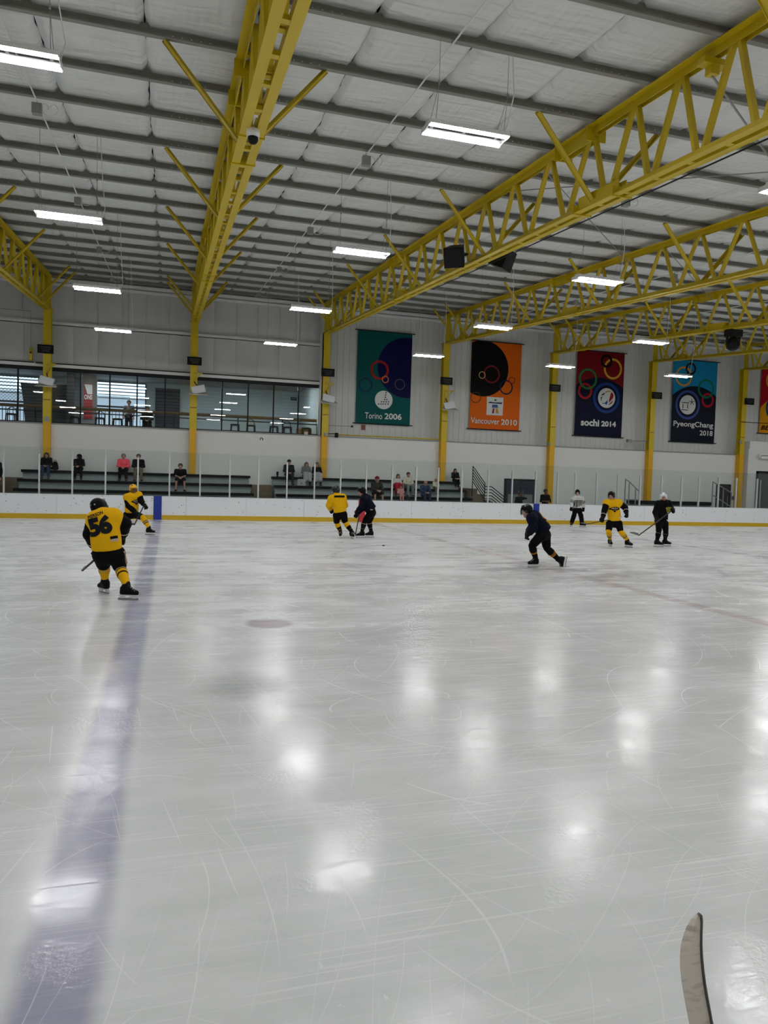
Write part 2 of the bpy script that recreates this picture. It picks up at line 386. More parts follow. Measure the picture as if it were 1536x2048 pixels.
# ---- ceiling: deck, sagging insulation blankets, purlins
mb = MB(); mb.prism([(X0, YB, ROOF(YB)+.36), (X1, YB, ROOF(YB)+.36), (X1, 41, ROOF(41)+.36), (X0, 41, ROOF(41)+.36)], (0, 0, .1))
ceiling = struct('ceiling', mb, mat('roof_deck', (90, 90, 88), .8), 'sloping roof with white insulation blankets and grey purlins')
def vinyl_material():
    m = bpy.data.materials.new('insulation_vinyl'); m.use_nodes = True; nt = m.node_tree; N = nt.nodes.new; L = nt.links.new
    b = nt.nodes['Principled BSDF']; b.inputs['Base Color'].default_value = srgb(226, 227, 224); b.inputs['Roughness'].default_value = .38
    tc = N('ShaderNodeTexCoord'); oi = N('ShaderNodeObjectInfo')
    ad = N('ShaderNodeVectorMath'); ad.operation = 'ADD'; cb = N('ShaderNodeCombineXYZ'); mu = N('ShaderNodeMath'); mu.operation = 'MULTIPLY'; mu.inputs[1].default_value = 50
    L(oi.outputs['Random'], mu.inputs[0]); L(mu.outputs[0], cb.inputs[0]); L(mu.outputs[0], cb.inputs[1]); L(tc.outputs['Object'], ad.inputs[0]); L(cb.outputs[0], ad.inputs[1])
    hs = []
    for sc, st, rot, amp in ((1.2, (1, 1, 1), 0, 1.2), (2.4, (.45, 3.2, 1), .6, .5), (2.0, (3.2, .4, 1), .25, .35)):
        mp = N('ShaderNodeMapping'); mp.inputs['Scale'].default_value = st; mp.inputs['Rotation'].default_value = (0, 0, rot); L(ad.outputs[0], mp.inputs[0])
        n = N('ShaderNodeTexNoise'); n.inputs['Scale'].default_value = sc; n.inputs['Detail'].default_value = 1.5; L(mp.outputs[0], n.inputs['Vector'])
        q = N('ShaderNodeMath'); q.operation = 'MULTIPLY'; q.inputs[1].default_value = amp; L(n.outputs['Fac'], q.inputs[0]); hs.append(q.outputs[0])
    s1 = N('ShaderNodeMath'); L(hs[0], s1.inputs[0]); L(hs[1], s1.inputs[1]); s2 = N('ShaderNodeMath'); L(s1.outputs[0], s2.inputs[0]); L(hs[2], s2.inputs[1])
    bp = N('ShaderNodeBump'); bp.inputs['Strength'].default_value = .75; bp.inputs['Distance'].default_value = .16
    L(s2.outputs[0], bp.inputs['Height']); L(bp.outputs[0], b.inputs['Normal']); return m
VINYL = vinyl_material(); SEAM = mat('seam_dark', (120, 120, 116), .8)
PY = [.75+1.5*k for k in range(-5, 24)]
SW = 1.52
def blanket(seed):
    rng = np.random.RandomState(seed); nx = 20; ny = 7
    ys = []
    for k in range(len(PY)-1):
        ys += [PY[k]+1.5*j/ny for j in range(ny)]
    ys.append(PY[-1]); ys.append(35.0)
    V = []; F = []
    ph = rng.rand(len(PY)+2)*.5+.75; wv = rng.randn(len(ys))*.012
    for i, y in enumerate(ys):
        t = ((y-.75) % 1.5)/1.5; k = min(int((y-PY[0])/1.5), len(ph)-1)
        for j in range(nx+1):
            a = j/nx; sag = .035*math.sin(PI*t)*ph[k]*(1+.25*math.sin(3*a*PI+k))
            edge = max(0, 1-min(a, 1-a)/.05); z = ROOF(y)+.145-sag+edge*edge*.09+rng.randn()*.0025
            V.append(((a-.5)*SW*.996+wv[i]*(j == 0 or j == nx), y, z))
    for i in range(len(ys)-1):
        for j in range(nx): a = i*(nx+1)+j; F.append((a, a+nx+1, a+nx+2, a+1))
    me = bpy.data.meshes.new('insulation_blanket'); me.from_pydata(V, [], F); me.materials.append(VINYL)
    me.polygons.foreach_set('use_smooth', [True]*len(F)); me.update(); return me
BM = [blanket(s) for s in range(4)]
k = 0; x = X0+.4
while x < X1:
    link('insulation_blanket', BM[k % 4], ceiling, (x, 0, 0)); x += SW; k += 1
# purlins: Z sections with a lip, lapped and bolted over every truss
def purlin_mesh():
    mb = MB(); h = .19
    mb.box(X0, X1, -.004, .004, 0, h); mb.box(X0, X1, -.075, 0, 0, .006); mb.box(X0, X1, 0, .075, h-.006, h)
    mb.box(X0, X1, -.079, -.073, 0, .022)
    return mb.mesh('purlin', PURL)
PM = purlin_mesh()
bolts = MB()
for t in T:
    for sgn in (-1, 1):
        for q in range(5):
            x = t+sgn*(.55+.13*q)
            bolts.lathe((x, -.006, .065), [(.011, 0), (.011, -.008)], 6, 'y')
BLM = bolts.mesh('bolt_row', mat('bolt_zinc', (225, 225, 220), .4))
for y in PY:
    po = link('purlin', PM, ceiling, (0, y, ROOF(y))); link('bolt_row', BLM, po)
# eave strut along the wall and a conduit over each light row
mb = MB(); mb.box(X0, X1, 34.15, 34.35, ROOF(34.2)-.14, ROOF(34.2)-.02); mb.box(X0, X1, 34.3, 34.5, ROOF(34.4)-.3, ROOF(34.4)-.2)
part('eave_strut', mb, WHITE, ceiling)
LX = [(T[i]+T[i+1])/2 for i in range(0, 9)]
for i, x in enumerate(LX):
    mb = MB(); mb.tube([(x-.35, YB+1, ROOF(YB+1)-.02), (x-.35, 33.9, ROOF(33.9)-.02)], .014, 6); part('conduit', mb, WHITE, ceiling)
    for y in (7.6, 14.35, 20.35, 26.35, 32.3):
        mb = MB(); mb.box(x-.43, x-.27, y-.06, y+.06, ROOF(y)-.24, ROOF(y)-.06); mb.box(x-.36, x-.34, y-.01, y+.01, ROOF(y)-.06, ROOF(y))
        jb = part('junction_box', mb, GREYM, ceiling)
        pts = [(x-.27+.22*t+.10*math.cos(9*t), y+.03, ROOF(y)-.12+.10*math.sin(9*t)) for t in [q/18 for q in range(19)]]
        mb = MB(); mb.tube(pts, .006, 5); part('cable_loop', mb, WHITE, jb)

# ---- walls
mb = MB(); mb.box(X0-.3, X0, YB, 41, 0, 12); struct('wall_left', mb, WALLR, 'white end wall left of the rink')
mb = MB(); mb.box(X1, X1+.3, YB, 41, 0, 12); struct('wall_right', mb, WALLR, 'white end wall right of the rink')
mb = MB(); mb.box(X0, X1, YB-.3, YB, 0, 12); struct('wall_near', mb, WALLR, 'white wall behind the players bench')
WX = T[3]-.15                                          # right end of the window band
ZS, ZT = 3.86, 6.17                                    # window sill and head
# far wall: lower white masonry, upper vinyl panels left, ribbed liner right
mb = MB(); mb.box(X0, 31.75, 34.02, 34.75, 0, ZS-.02)
wf = struct('wall_far', mb, WALLW, 'far wall with white masonry base, vinyl panels and ribbed liner')
mb = MB(); mb.box(X0, 31.75, 33.98, 34.8, ZS-.05, ZS); part('ledge', mb, mat('ledge_grey', (150, 150, 146), .6), wf)
random.seed(3)
pm = []
for s in range(3):
    mb = MB(); nx, nz = 8, 18; wv = [random.uniform(-.008, .008) for _ in range(400)]
    for j in range(nz+1):
        for i in range(nx+1):
            a = i/nx; b_ = j/nz; e = min(a, 1-a); tk = .5-abs(((b_*2) % 1)-.5)
            mb.v.append((a*.985, -.05*min(1, e*6)*min(1, tk*8)-.02+random.gauss(0, .003)+.012*math.sin(7*a+9*b_+s*2), b_*3.9))
    for j in range(nz):
        for i in range(nx): q = j*(nx+1)+i; mb.f.append((q, q+1, q+nx+2, q+nx+1))
    pm.append(mb.mesh('wall_panel', WALLP, smooth=True))
mb = MB(); mb.box(X0, WX, WALL_Y+.03, WALL_Y+.2, ZT+.25, 11); part('wall_backing', mb, SEAM, wf)
x = WX-.99; k = 0
while x > -16:
    link('wall_panel', pm[k % 3], wf, (x, WALL_Y, ZT+.25)); x -= .99; k += 1
mb = MB()
for z0 in (8.06, ):
    mb.box(X0, WX, WALL_Y-.17, WALL_Y-.05, z0, z0+.03); mb.box(X0, WX, WALL_Y-.17, WALL_Y-.15, z0, z0+.17); mb.box(X0, WX, WALL_Y-.17, WALL_Y+.0, z0+.15, z0+.19)
part('girt', mb, WALLW, wf)
mb = MB(); mb.box(X0, WX, WALL_Y-.25, WALL_Y+.1, ZT+.09, ZT+.22); part('head_trim', mb, WALLW, wf)
mb = MB(); mb.box(X0, WX, WALL_Y-.24, WALL_Y+.1, ZT+.22, ZT+.27); mb.box(X0, WX, WALL_Y-.2, WALL_Y+.1, ZT, ZT+.09); part('head_trim', mb, BLKM, wf)
# ribbed liner right of the windows
def rib_panel(width):
    mb = MB(); prof = []; x = 0
    while x < width-.01:
        prof += [(x, 0), (x+.20, 0), (x+.225, -.018), (x+.275, -.018), (x+.30, 0)]; x += .305
    prof.append((width, 0))
    z0, z1 = ZS, 11
    for x_, y_ in prof: mb.v += [(x_, y_, z0), (x_, y_, z1)]
    for i in range(len(prof)-1): mb.f.append((2*i, 2*i+2, 2*i+3, 2*i+1))
    return mb.mesh('liner_panel', WALLR)
RP = rib_panel(.915)
x = WX+.0
while x < X1: link('liner_panel', RP, wf, (x, WALL_Y, 0)); x += .915
mb = MB(); mb.box(WX, X1, WALL_Y+.02, WALL_Y+.2, ZS, 11); part('wall_backing', mb, SEAM, wf)
mb = MB(); mb.box(WX-.05, WX+.1, 34.0, WALL_Y+.2, ZS, 11); part('corner_trim', mb, WALLW, wf)
# yellow gas pipe along the ledge
p0, p1 = at(672, 873.5, 33.95), at(878, 884, 33.95)
mb = MB(); mb.tube([(p0[0], 33.93, ZS+.06), (p1[0]-.15, 33.93, ZS+.06), (p1[0]-.02, 33.93, ZS+.06)], .028, 8); part('pipe', mb, YEL, wf, smooth=True)
# white block at the right end
xb = at(1491, 900, 33.6)[0]
mb = MB(); mb.box(31.75, X1, 33.6, 35, 0, 4.18); mb.box(at(1500, 890, 33.6)[0], X1, 33.6, 35, 4.18, 4.62)
struct('wall_block', mb, WALLW, 'white masonry block at the right end of the far wall')
# ================================================================== WINDOW BAND AND THE VIEWING ROOM BEHIND IT
MX = [-11.6, -10.4, -9.2, -8.0, -6.9, -5.8, -4.55, -3.32, -2.13, -.99, .2, 1.42, 2.71, 3.89, 5.07, 6.24, WX]
wn = 0
for lo, hi in ((0, 6), (6, 11), (11, 16)):
    wn += 1
    mb = MB(); mb.box(MX[lo], MX[hi], WALL_Y-.14, WALL_Y-.06, ZS, ZS+.06); mb.box(MX[lo], MX[hi], WALL_Y-.14, WALL_Y-.06, ZT-.06, ZT)
    wo = struct('window_%d' % wn, mb, BLKM, 'black framed viewing window band of the lobby, section %s from the left' % ORD[wn-1])
    for i in range(lo, hi):
        mb = MB(); mb.box(MX[i]-.028, MX[i]+.028, WALL_Y-.16, WALL_Y-.05, ZS, ZT); part('mullion', mb, BLKM, wo)
        mb = MB(); mb.box(MX[i]+.028, MX[i+1]-.028, WALL_Y-.104, WALL_Y-.096, ZS+.06, ZT-.06); part('pane', mb, GLASSW, wo)
    mb = MB(); mb.bar((MX[lo], WALL_Y+.1, 4.39), (MX[hi], WALL_Y+.1, 4.39), .05, .05); part('guard_rail', mb, BLKM, wo)
RF, RY = 3.62, 40.0                                     # lobby floor and its back wall
LOBW = mat('lobby_wall', (176, 192, 198), .7); LOBC = mat('lobby_ceiling', (150, 152, 152), .8); LOBF = mat('lobby_floor', (78, 74, 66), .6)
mb = MB(); mb.box(-13, WX+.2, 34.76, RY+.2, RF-.15, RF); struct('floor_lobby', mb, LOBF, 'dark lobby floor behind the windows')
mb = MB(); mb.box(-13, WX+.2, WALL_Y+.21, RY+.2, ZT+.35, ZT+.45); struct('ceiling_lobby', mb, LOBC, 'grey lobby ceiling behind the windows')
mb = MB(); mb.box(WX, WX+.2, WALL_Y+.2, RY+.2, RF, ZT+.4); struct('wall_lobby_right', mb, LOBW, 'lobby side wall at the right end of the windows')
mb = MB(); mb.box(-13.2, -13, WALL_Y+.2, RY+.2, RF, ZT+.4); struct('wall_lobby_left', mb, LOBW, 'lobby side wall far left')
# back wall with two daylight openings
o1 = (at(-60, 780, RY)[0], at(77, 780, RY)[0]); o2 = (at(192, 790, RY)[0], at(291, 790, RY)[0])
zo = at(200, 812, RY)[2]; zl = at(200, 850, RY)[2]
mb = MB(); z0, z1 = RF, ZT+.4
for a, b_ in ((-13, o1[0]), (o1[1], o2[0]), (o2[1], WX+.2)): mb.box(a, b_, RY, RY+.2, z0, z1)
for a, b_ in (o1, o2): mb.box(a, b_, RY, RY+.2, 6.45, z1)
wl = struct('wall_lobby_back', mb, LOBW, 'grey lobby back wall with two daylight openings')
SIDING = mat('white_siding', (236, 240, 244), .6)
for k, (a, b_) in enumerate((o1, o2)):
    wn += 1
    mb = MB(); mb.box(a, b_, RY+.05, RY+.12, zo-.04, zo+.05); mb.box(a-.04, a+.02, RY-.02, RY+.15, RF, 6.45); mb.box(b_-.02, b_+.04, RY-.02, RY+.15, RF, 6.45); mb.box(a, b_, RY+.02, RY+.14, 6.4, 6.48)
    wo = struct('window_%d' % wn, mb, DARKR, 'daylight opening in the lobby back wall, %s one' % ('left' if k == 0 else 'right'))
    for q in range(5):
        z = 6.38-.17*q; mb = MB(); mb.box(a, b_, RY+.9, RY+.94, z-.035, z+.02); part('louver', mb, SIDING if q % 2 else GREYM, wo)
    mb = MB(); mb.box(a-1, b_+1, RY+3, RY+3.2, 2, 6.0); part('outside_wall', mb, SIDING, wo)
    n = int((b_-a)/.16)
    for q in range(n):
        x = a+(q+.5)*(b_-a)/n; mb = MB(); mb.box(x-.015, x+.015, RY+.3, RY+.33, RF, zo-.2); part('baluster', mb, BLKM, wo)
# chain link screen in the left opening
mb = MB(); q = o1[0]-3
while q < o1[1]:
    for sg in (1, -1):
        a, b_ = (q, zo), (q+2.6, zo+2.6) if sg > 0 else (q+2.6, zo)
        b2 = b_ if sg > 0 else None
        if sg > 0: pa, pb = (q, zo), (q+2.6, zo+2.6)
        else: pa, pb = (q, zo+2.6), (q+2.6, zo)
        t0 = max(0, (o1[0]-pa[0])/2.6); t1 = min(1, (o1[1]-pa[0])/2.6)
        if t1 > t0: mb.bar((pa[0]+2.6*t0, RY+.2, pa[1]+(pb[1]-pa[1])*t0), (pa[0]+2.6*t1, RY+.2, pa[1]+(pb[1]-pa[1])*t1), .012, .012)
    q += .16
cl = part('chain_link', mb, BLKM, wl); cl['kind'] = 'stuff'
# unseen lights added to brighten the lobby, hidden by the window head
LFILL = mat('lobby_fill_glow', (255, 250, 244), .5, emit=85)
for k, x in enumerate((-8.5, -3.0, 2.2, 5.6)):
    t = thing('lobby_fill_light', 'added unseen lobby fill light above the windows, %s from the left' % ORD[k], 'light', (x, 36.0, ZT+.25), 'added lobby fill lights')
    mb = MB(); mb.box(x-.65, x+.65, 35.85, 36.15, ZT+.27, ZT+.345); part('housing', mb, WHITE, t)
    mb = MB(); mb.box(x-.6, x+.6, 35.9, 36.1, ZT+.25, ZT+.27); part('diffuser', mb, LFILL, t)
# lobby things
def lob(u, v, Y): return at(u, v, Y)
a, b_ = lob(311, 776, 39.95), lob(359, 860, 39.95)
mb = MB(); mb.box(a[0], b_[0], 39.9, 40, RF, a[2]); solo('door', mb, NAVYD, 'dark navy lobby door left of the second yellow column', 'door')
a, b_ = lob(611, 798, 39.95), lob(629, 842, 39.95)
mb = MB(); mb.box(a[0], b_[0], 39.9, 40, RF, a[2]); solo('door', mb, NAVYD, 'narrow navy lobby door left of the third yellow column', 'door')
a, b_ = lob(629, 799, 39.95), lob(641, 842, 39.95)
mb = MB(); mb.box(a[0], b_[0], 39.88, 39.98, RF, a[2]); solo('notice_panel', mb, WHITE, 'pale panel beside the narrow navy lobby door', 'panel')
a, b_ = lob(582, 794, 39.9), lob(593, 801, 39.9)
mb = MB(); mb.box(a[0], b_[0], 39.86, 40.0, b_[2], a[2]); ex = solo('exit_sign', mb, BLACK, 'small black exit sign on the lobby back wall', 'sign')
mb = MB(); put_text(mb, 'EXIT', (a[0]+.03, 39.855, b_[2]+.05), (b_[0]-.03, 39.855, b_[2]+.05), (0, 0, 1), height=(a[2]-b_[2])*.5, bold=.02); part('lettering', mb, mat('sign_grey', (150, 150, 150), .5), ex)
# grey pillar with the red poster
a = lob(160, 750, 38.2); b_ = lob(193, 750, 38.2)
mb = MB(); mb.box(a[0], b_[0], 38.2, 38.7, RF, ZT+.35); solo('pillar', mb, mat('pillar_grey', (112, 114, 116), .7), 'grey lobby pillar behind the windows carrying a red poster', 'pillar')
a = lob(168, 767, 38.15); b_ = lob(185, 838, 38.15)
po = thing('poster', 'red and white poster reading ONS on the lobby pillar', 'poster', (a[0], 38.17, b_[2]))
mb = MB(); mb.box(a[0], b_[0], 38.16, 38.18, b_[2], a[2]); part('sheet', mb, mat('poster_red', (150, 24, 34), .5), po)
wd = b_[0]-a[0]; PW = mat('print_white', (225, 228, 230), .5)
mb = MB(); mb.prism([(a[0]+.02, 38.157, a[2]-.03), (b_[0]-.02, 38.157, a[2]-.03), (b_[0]-.02, 38.157, a[2]-.5), (a[0]+.16, 38.157, a[2]-.5)], (0, -.002, 0)); part('print', mb, PW, po)
c = lob(168, 798, 38.15); mb = MB(); put_text(mb, 'ONS', (a[0]+.02, 38.153, c[2]), (b_[0]-.02, 38.153, c[2]), (0, 0, 1), height=.22, bold=.03); part('lettering', mb, PW, po)
# dark flared booth panel and dark post
pts = [lob(*q, 37.5) for q in ((41, 764), (60, 767), (100, 769), (134, 770), (134, 872), (52, 868), (46, 800))]
mb = MB(); mb.prism(pts, (0, .6, 0)); solo('display_booth', mb, mat('booth_black', (44, 47, 50), .6), 'dark flared display booth behind the first yellow column', 'booth')
a = lob(134, 742, 37); b_ = lob(147, 850, 37); mb = MB(); mb.box(a[0], b_[0], 37, 37.4, RF, ZT+.35); solo('post', mb, mat('post_black', (30, 31, 33), .6), 'tall black lobby post between booth and poster', 'post')
# counter along the glass
za = at(0, 806, 34.95)[2]
mb = MB(); mb.box(-11, WX-.02, 34.8, 35.25, za-.11, za); ct = solo('counter', mb, WOOD, 'long brown wooden counter along the lobby windows', 'counter')
for x in (-8, -5.2, -2.6, .6, 3.5, 5.6):
    mb = MB(); mb.bar((x, 34.95, RF), (x, 34.95, za-.1), .05, .05); part('leg', mb, BLKM, ct)
def lobby_stool(u, w_, h_, lab, Y=35.9, back=True):
    p = lob(u, 850, Y); t = thing('stool', lab, 'stool', (p[0], Y, RF)); x = p[0]
    for sx in (-1, 1):
        for sy in (-1, 1): mb = MB(); mb.bar((x+sx*w_/2, Y+sy*w_/2, RF), (x+sx*w_*.4, Y+sy*w_*.4, RF+h_), .04, .04); part('leg', mb, BLKM, t)
    mb = MB(); mb.lathe((x, Y, RF+h_), [(w_*.48, 0), (w_*.55, .03), (w_*.5, .07)], 14); part('seat', mb, BLACK, t)
    if back:
        mb = MB(); mb.tube([(x-w_*.45, Y+w_*.4, RF+h_), (x-w_*.4, Y+w_*.5, RF+h_+.28), (x, Y+w_*.5, RF+h_+.38), (x+w_*.4, Y+w_*.5, RF+h_+.28), (x+w_*.45, Y+w_*.4, RF+h_)], .02, 6); part('backrest', mb, BLKM, t)
for u, lab, bk in ((502, 'black framed stool with round back, second pane right of second column', True), (470, 'low black stool under counter just right of second column', False), (548, 'black stool between the third and fourth panes', False),
                   (575, 'black stool under the exit sign', True), (612, 'black stool in front of narrow navy door', False), (22, 'black stool at the far left window', True),
                   (150, 'black stool beside the dark booth', True), (200, 'dark stool right of the poster pillar', True), (235, 'dark stool left of the standing lobby visitor', False)):
    lobby_stool(u, .42, .62, lab, back=bk)
a, b_ = lob(586, 846, 36.5), lob(640, 871, 36.5)
mb = MB(); mb.lathe(((a[0]+b_[0])/2, 36.7, RF), [(.45, 0), (.5, .1), (.5, .62), (.46, .7)], 20); solo('barrel', mb, mat('barrel_tan', (96, 72, 40), .7), 'brown round tub behind the last window pane', 'tub')

# ================================================================== STEEL FRAMES
TOPN = [33.6, 32.4, 31.0, 29.53, 28.05, 26.55, 25.07, 23.55, 22.0, 20.45, 18.97, 17.47, 15.96, 14.47, 12.97, 11.5, 10.27, 9.18, 8.1, 7.0, 5.9, 4.5, 3.0, 1.5, 0, -1.5, -3, -4.5, -6]
BRY = [32.5, 31.0, 24.95, 20.4, 15.85, 11.3, 6.8, 2.3]
def angle_prof(sx, z, up):     # one L angle in section: (x, z) outline
    a, l, t = .045, .125, .012
    return [(sx*a, z), (sx*(a+l), z), (sx*(a+l), z+up*t), (sx*(a+t), z+up*t), (sx*(a+t), z+up*.13), (sx*a, z+up*.13)]
Y2 = YB+.1; Y1 = 33.85
def chord_mesh(name, zf, up):
    mb = MB()
    for sx in (-1, 1):
        pr = angle_prof(sx, 0, up)
        if sx*up < 0: pr = pr[::-1]
        mb.prism([(x, Y1, zf(Y1)+z) for x, z in pr], (0, Y2-Y1, zf(Y2)-zf(Y1)))
    for y in np.arange(32.9, Y2, -.75):
        z = zf(y)+(0.03 if up > 0 else -.03); mb.bar((0, y-.05, z), (0, y+.05, z+.008), .09, .05)
    return mb.mesh(name, YEL)
TC = chord_mesh('top_chord', lambda y: ROOF(y)-.002, -1); BC = chord_mesh('bottom_chord', CHORD, 1)
WEBS = []
for i in range(len(TOPN)-1):
    yt, yn = TOPN[i], TOPN[i+1]; yb = (yt+yn)/2+.08
    for a, b_ in ((yt-.05, yb+.06), (yn+.05, yb-.06)):
        mb = MB(); mb.bar((0, a, ROOF(a)-.06), (0, b_, CHORD(b_)+.06), .085, .06); WEBS.append(mb.mesh('web_member', YEL))
def brace_mesh(y, sg):
    mb = MB(); a = (sg*.06, y, CHORD(y)+.10); b_ = (sg*1.19, y-.03, ROOF(y)+.0)
    mb.bar(a, b_, .12, .014, side=(0, 1, 0)); d = Vector(b_)-Vector(a); mb.bar(Vector(a)+Vector((0, .056, .04)), Vector(b_)+Vector((0, .056, .04)), .010, .09, side=(0, 1, 0))
    return mb.mesh('brace', YEL)
BRM = [(brace_mesh(y, s)) for y in BRY for s in (-1, 1)]
def splice_mesh(y0, y1, top):
    mb = MB()
    for sx in (-1, 1):
        if top: mb.prism([(sx*.06, y, z) for y, z in ((y0, ROOF(y0)-.02), (y1, ROOF(y1)-.02), (y1, ROOF(y1)-.24), (y0, ROOF(y0)-.24))], (sx*.025, 0, 0))
        else: mb.prism([(sx*.06, y, z) for y, z in ((y0, CHORD(y0)+.02), (y1, CHORD(y1)+.02), (y1, CHORD(y1)+.27), (y0, CHORD(y0)+.27))], (sx*.025, 0, 0))
    zf = ROOF if top else CHORD
    zo_ = -.25 if top else .0
    for yy in (y0, y1): mb.box(-.19, .19, yy-.012, yy+.012, zf(yy)+(-.25 if top else -.02), zf(yy)+(.0 if top else .14))
    return mb.mesh('splice_plate', YEL)
SPM = [splice_mesh(10.55, 11.75, False), splice_mesh(11.4, 12.5, True), splice_mesh(21.7, 22.7, False), splice_mesh(22.3, 23.2, True), splice_mesh(31.3, 31.9, False)]
COLM = MB(); zc = CHORD(33.9)+.05
COLM.box(-.155, .155, 33.70, 33.722, ZS, zc); COLM.box(-.155, .155, 34.0, 34.02, ZS, zc); COLM.box(-.01, .01, 33.72, 34.0, ZS, zc); COLM.box(-.2, .2, 33.66, 34.06, zc-.02, zc+.0)
COLM.box(-.14, .14, 33.72, 33.735, zc, ROOF(33.9)-.02)
for k in range(9): COLM.box(-.15, -.13, 33.69, 33.70, 4.6+.42*k, 4.63+.42*k)
COLM = COLM.mesh('shaft', YEL)
COLB = MB(); COLB.box(-.14, .14, 33.70, 34.02, 0, ZS); COLB.box(-.2, .2, 33.64, 34.02, 0, .03); COLB = COLB.mesh('lower_shaft', AMB)
PLATE = MB(); PLATE.box(-.14, .14, 33.69, 33.70, 4.80, 4.83); PLATE = PLATE.mesh('band', mat('band_brown', (90, 66, 20), .6))
for i in range(1, 9):
    lab = 'leftmost' if i == 1 else (ORD[i-1]+' from the left')
    t = thing('roof_truss', 'yellow steel roof truss running to the far wall, %s' % lab, 'truss', (T[i], 0, 0), 'yellow roof trusses')
    link('top_chord', TC, t); link('bottom_chord', BC, t)
    for m_ in WEBS: link('web_member', m_, t)
    for m_ in BRM: link('brace', m_, t)
    for m_ in SPM: link('splice_plate', m_, t)
    if i > 7: continue
    c = thing('steel_column', 'yellow steel column against the far wall, %s' % lab, 'column', (T[i], 0, 0), 'yellow columns')
    link('shaft', COLM, c); link('lower_shaft', COLB, c); link('band', PLATE, c)

# ---- dark sign plates on the columns and flood lights
SIGNV = {1: (91, 698), 2: (389, 722), 3: (656, 745), 4: (893, 762), 5: (1110, 776), 6: (1314, 791), 7: (1499, 803)}
for i, (u, v) in SIGNV.items():
    p = at(u, v, 33.6); s_ = thing('column_sign', 'small black sign plate on the yellow column %s' % ('at far left' if i == 1 else ORD[i-1]+' from the left'), 'sign', (p[0], 33.6, p[2]-.18), 'column signs')
    mb = MB(); mb.box(p[0]-.31, p[0]+.31, 33.58, 33.62, p[2]-.18, p[2]+.18); part('plate', mb, BLACK, s_)
    mb = MB(); mb.box(p[0]-.05, p[0]+.05, 33.62, 33.7, p[2]-.05, p[2]+.05) if abs(p[0]-T[i]) < .3 else mb.bar((p[0]-.3, 33.63, p[2]), (T[i], 33.68, p[2]), .04, .06); part('bracket', mb, GREYM, s_)
    mb = MB()
    for q in range(3): mb.box(p[0]-.22+.05*q, p[0]+.22-.03*q, 33.574, 33.58, p[2]+.07-.08*q, p[2]+.085-.08*q)
    part('print', mb, mat('print_grey', (112, 112, 110), .6), s_)
def flood(i, u, v, side, tilt):
    p = at(u, v, 33.25); t = thing('flood_light', 'pale grey flood light on a bracket at the yellow column %s' % ('at far left' if i == 1 else ORD[i-1]+' from the left'), 'flood light', (T[i], 33.3, p[2]-.25), 'column flood lights')
    x, z = p[0], p[2]
    mb = MB(); mb.bar((T[i], 33.66, z+.75), (T[i]+side*.35, 33.5, z+.75), .05, .05); mb.bar((T[i], 33.66, z+.4), (T[i]+side*.3, 33.5, z+.75), .04, .04); mb.bar((T[i], 33.68, z+.0), (T[i], 33.68, z+.8), .1, .04); part('bracket', mb, YEL, t)
    mb = MB(); mb.bar((x, 33.45, z+.1), (T[i], 33.68, z+.4), .03, .03); part('arm', mb, BLACK, t)
    R = Matrix.Rotation(tilt, 4, 'Y'); HW, HH = .29, .17
    def q(dx, dy, dz):
        w_ = R @ Vector((dx, dy, dz)); return (x+w_.x, 33.3+w_.y, z+w_.z)
    mb = MB(); base = [q(-HW, -.05, HH), q(HW, -.05, HH), q(HW, -.16, -HH), q(-HW, -.16, -HH)]; bk = [q(-HW*.8, .14, HH*.7), q(HW*.8, .14, HH*.7), q(HW*.8, .1, -HH*.8), q(-HW*.8, .1, -HH*.8)]
    mb.v += base+bk; mb.f += [(0, 3, 2, 1), (4, 5, 6, 7), (0, 1, 5, 4), (1, 2, 6, 5), (2, 3, 7, 6), (3, 0, 4, 7)]; part('housing', mb, mat('flood_grey', (196, 197, 196), .5), t)
    mb = MB(); mb.poly([q(-HW*.88, -.062, HH*.85), q(-HW*.88, -.158, -HH*.85), q(HW*.88, -.158, -HH*.85), q(HW*.88, -.062, HH*.85)]); part('lens', mb, mat('flood_lens', (214, 217, 218), .2), t)
    mb = MB(); mb.prism([(x-.42, 33.05, z-.26), (x+.42, 33.05, z-.26), (x+.36, 33.4, z-.12), (x-.3, 33.4, z-.12)], (0, 0, .03)); part('reflector', mb, mat('flood_tan', (176, 172, 162), .5), t)
flood(1, 93, 762, 1, .25); flood(2, 397, 779, 1, -.25); flood(3, 657, 797, 1, .2); flood(4, 899, 811, 1, -.25)
# yellow call box left of the first column
a = at(59, 704, 33.9); cb_ = thing('alarm_box', 'small yellow box on a conduit left of the leftmost column', 'box', (a[0], 34.2, a[2]-.3))
mb = MB(); mb.box(a[0]-.06, a[0]+.06, 34.15, 34.35, a[2]-.3, a[2]+.22); part('body', mb, YEL, cb_)
mb = MB(); mb.box(a[0]-.035, a[0]+.035, 34.13, 34.15, a[2]-.02, a[2]+.05); part('lens', mb, BLKM, cb_)
e = at(88, 728, 33.9); mb = MB(); mb.tube([(a[0], 34.2, a[2]-.25), (a[0]+.2, 34.2, e[2]+.05), (T[1]-.1, 34.0, e[2])], .02, 6); part('conduit', mb, GREYM, cb_)
f0 = at(60, 622, 34.2); mb = MB(); mb.tube([(a[0], 34.2, a[2]+.2), (a[0], 34.2, f0[2]), (a[0]-3.5, 34.2, f0[2])], .014, 6); mb.tube([(a[0]-.34, 34.2, f0[2]), (a[0]-.34, 34.2, 9.6)], .012, 6); part('conduit', mb, GREYM, cb_)

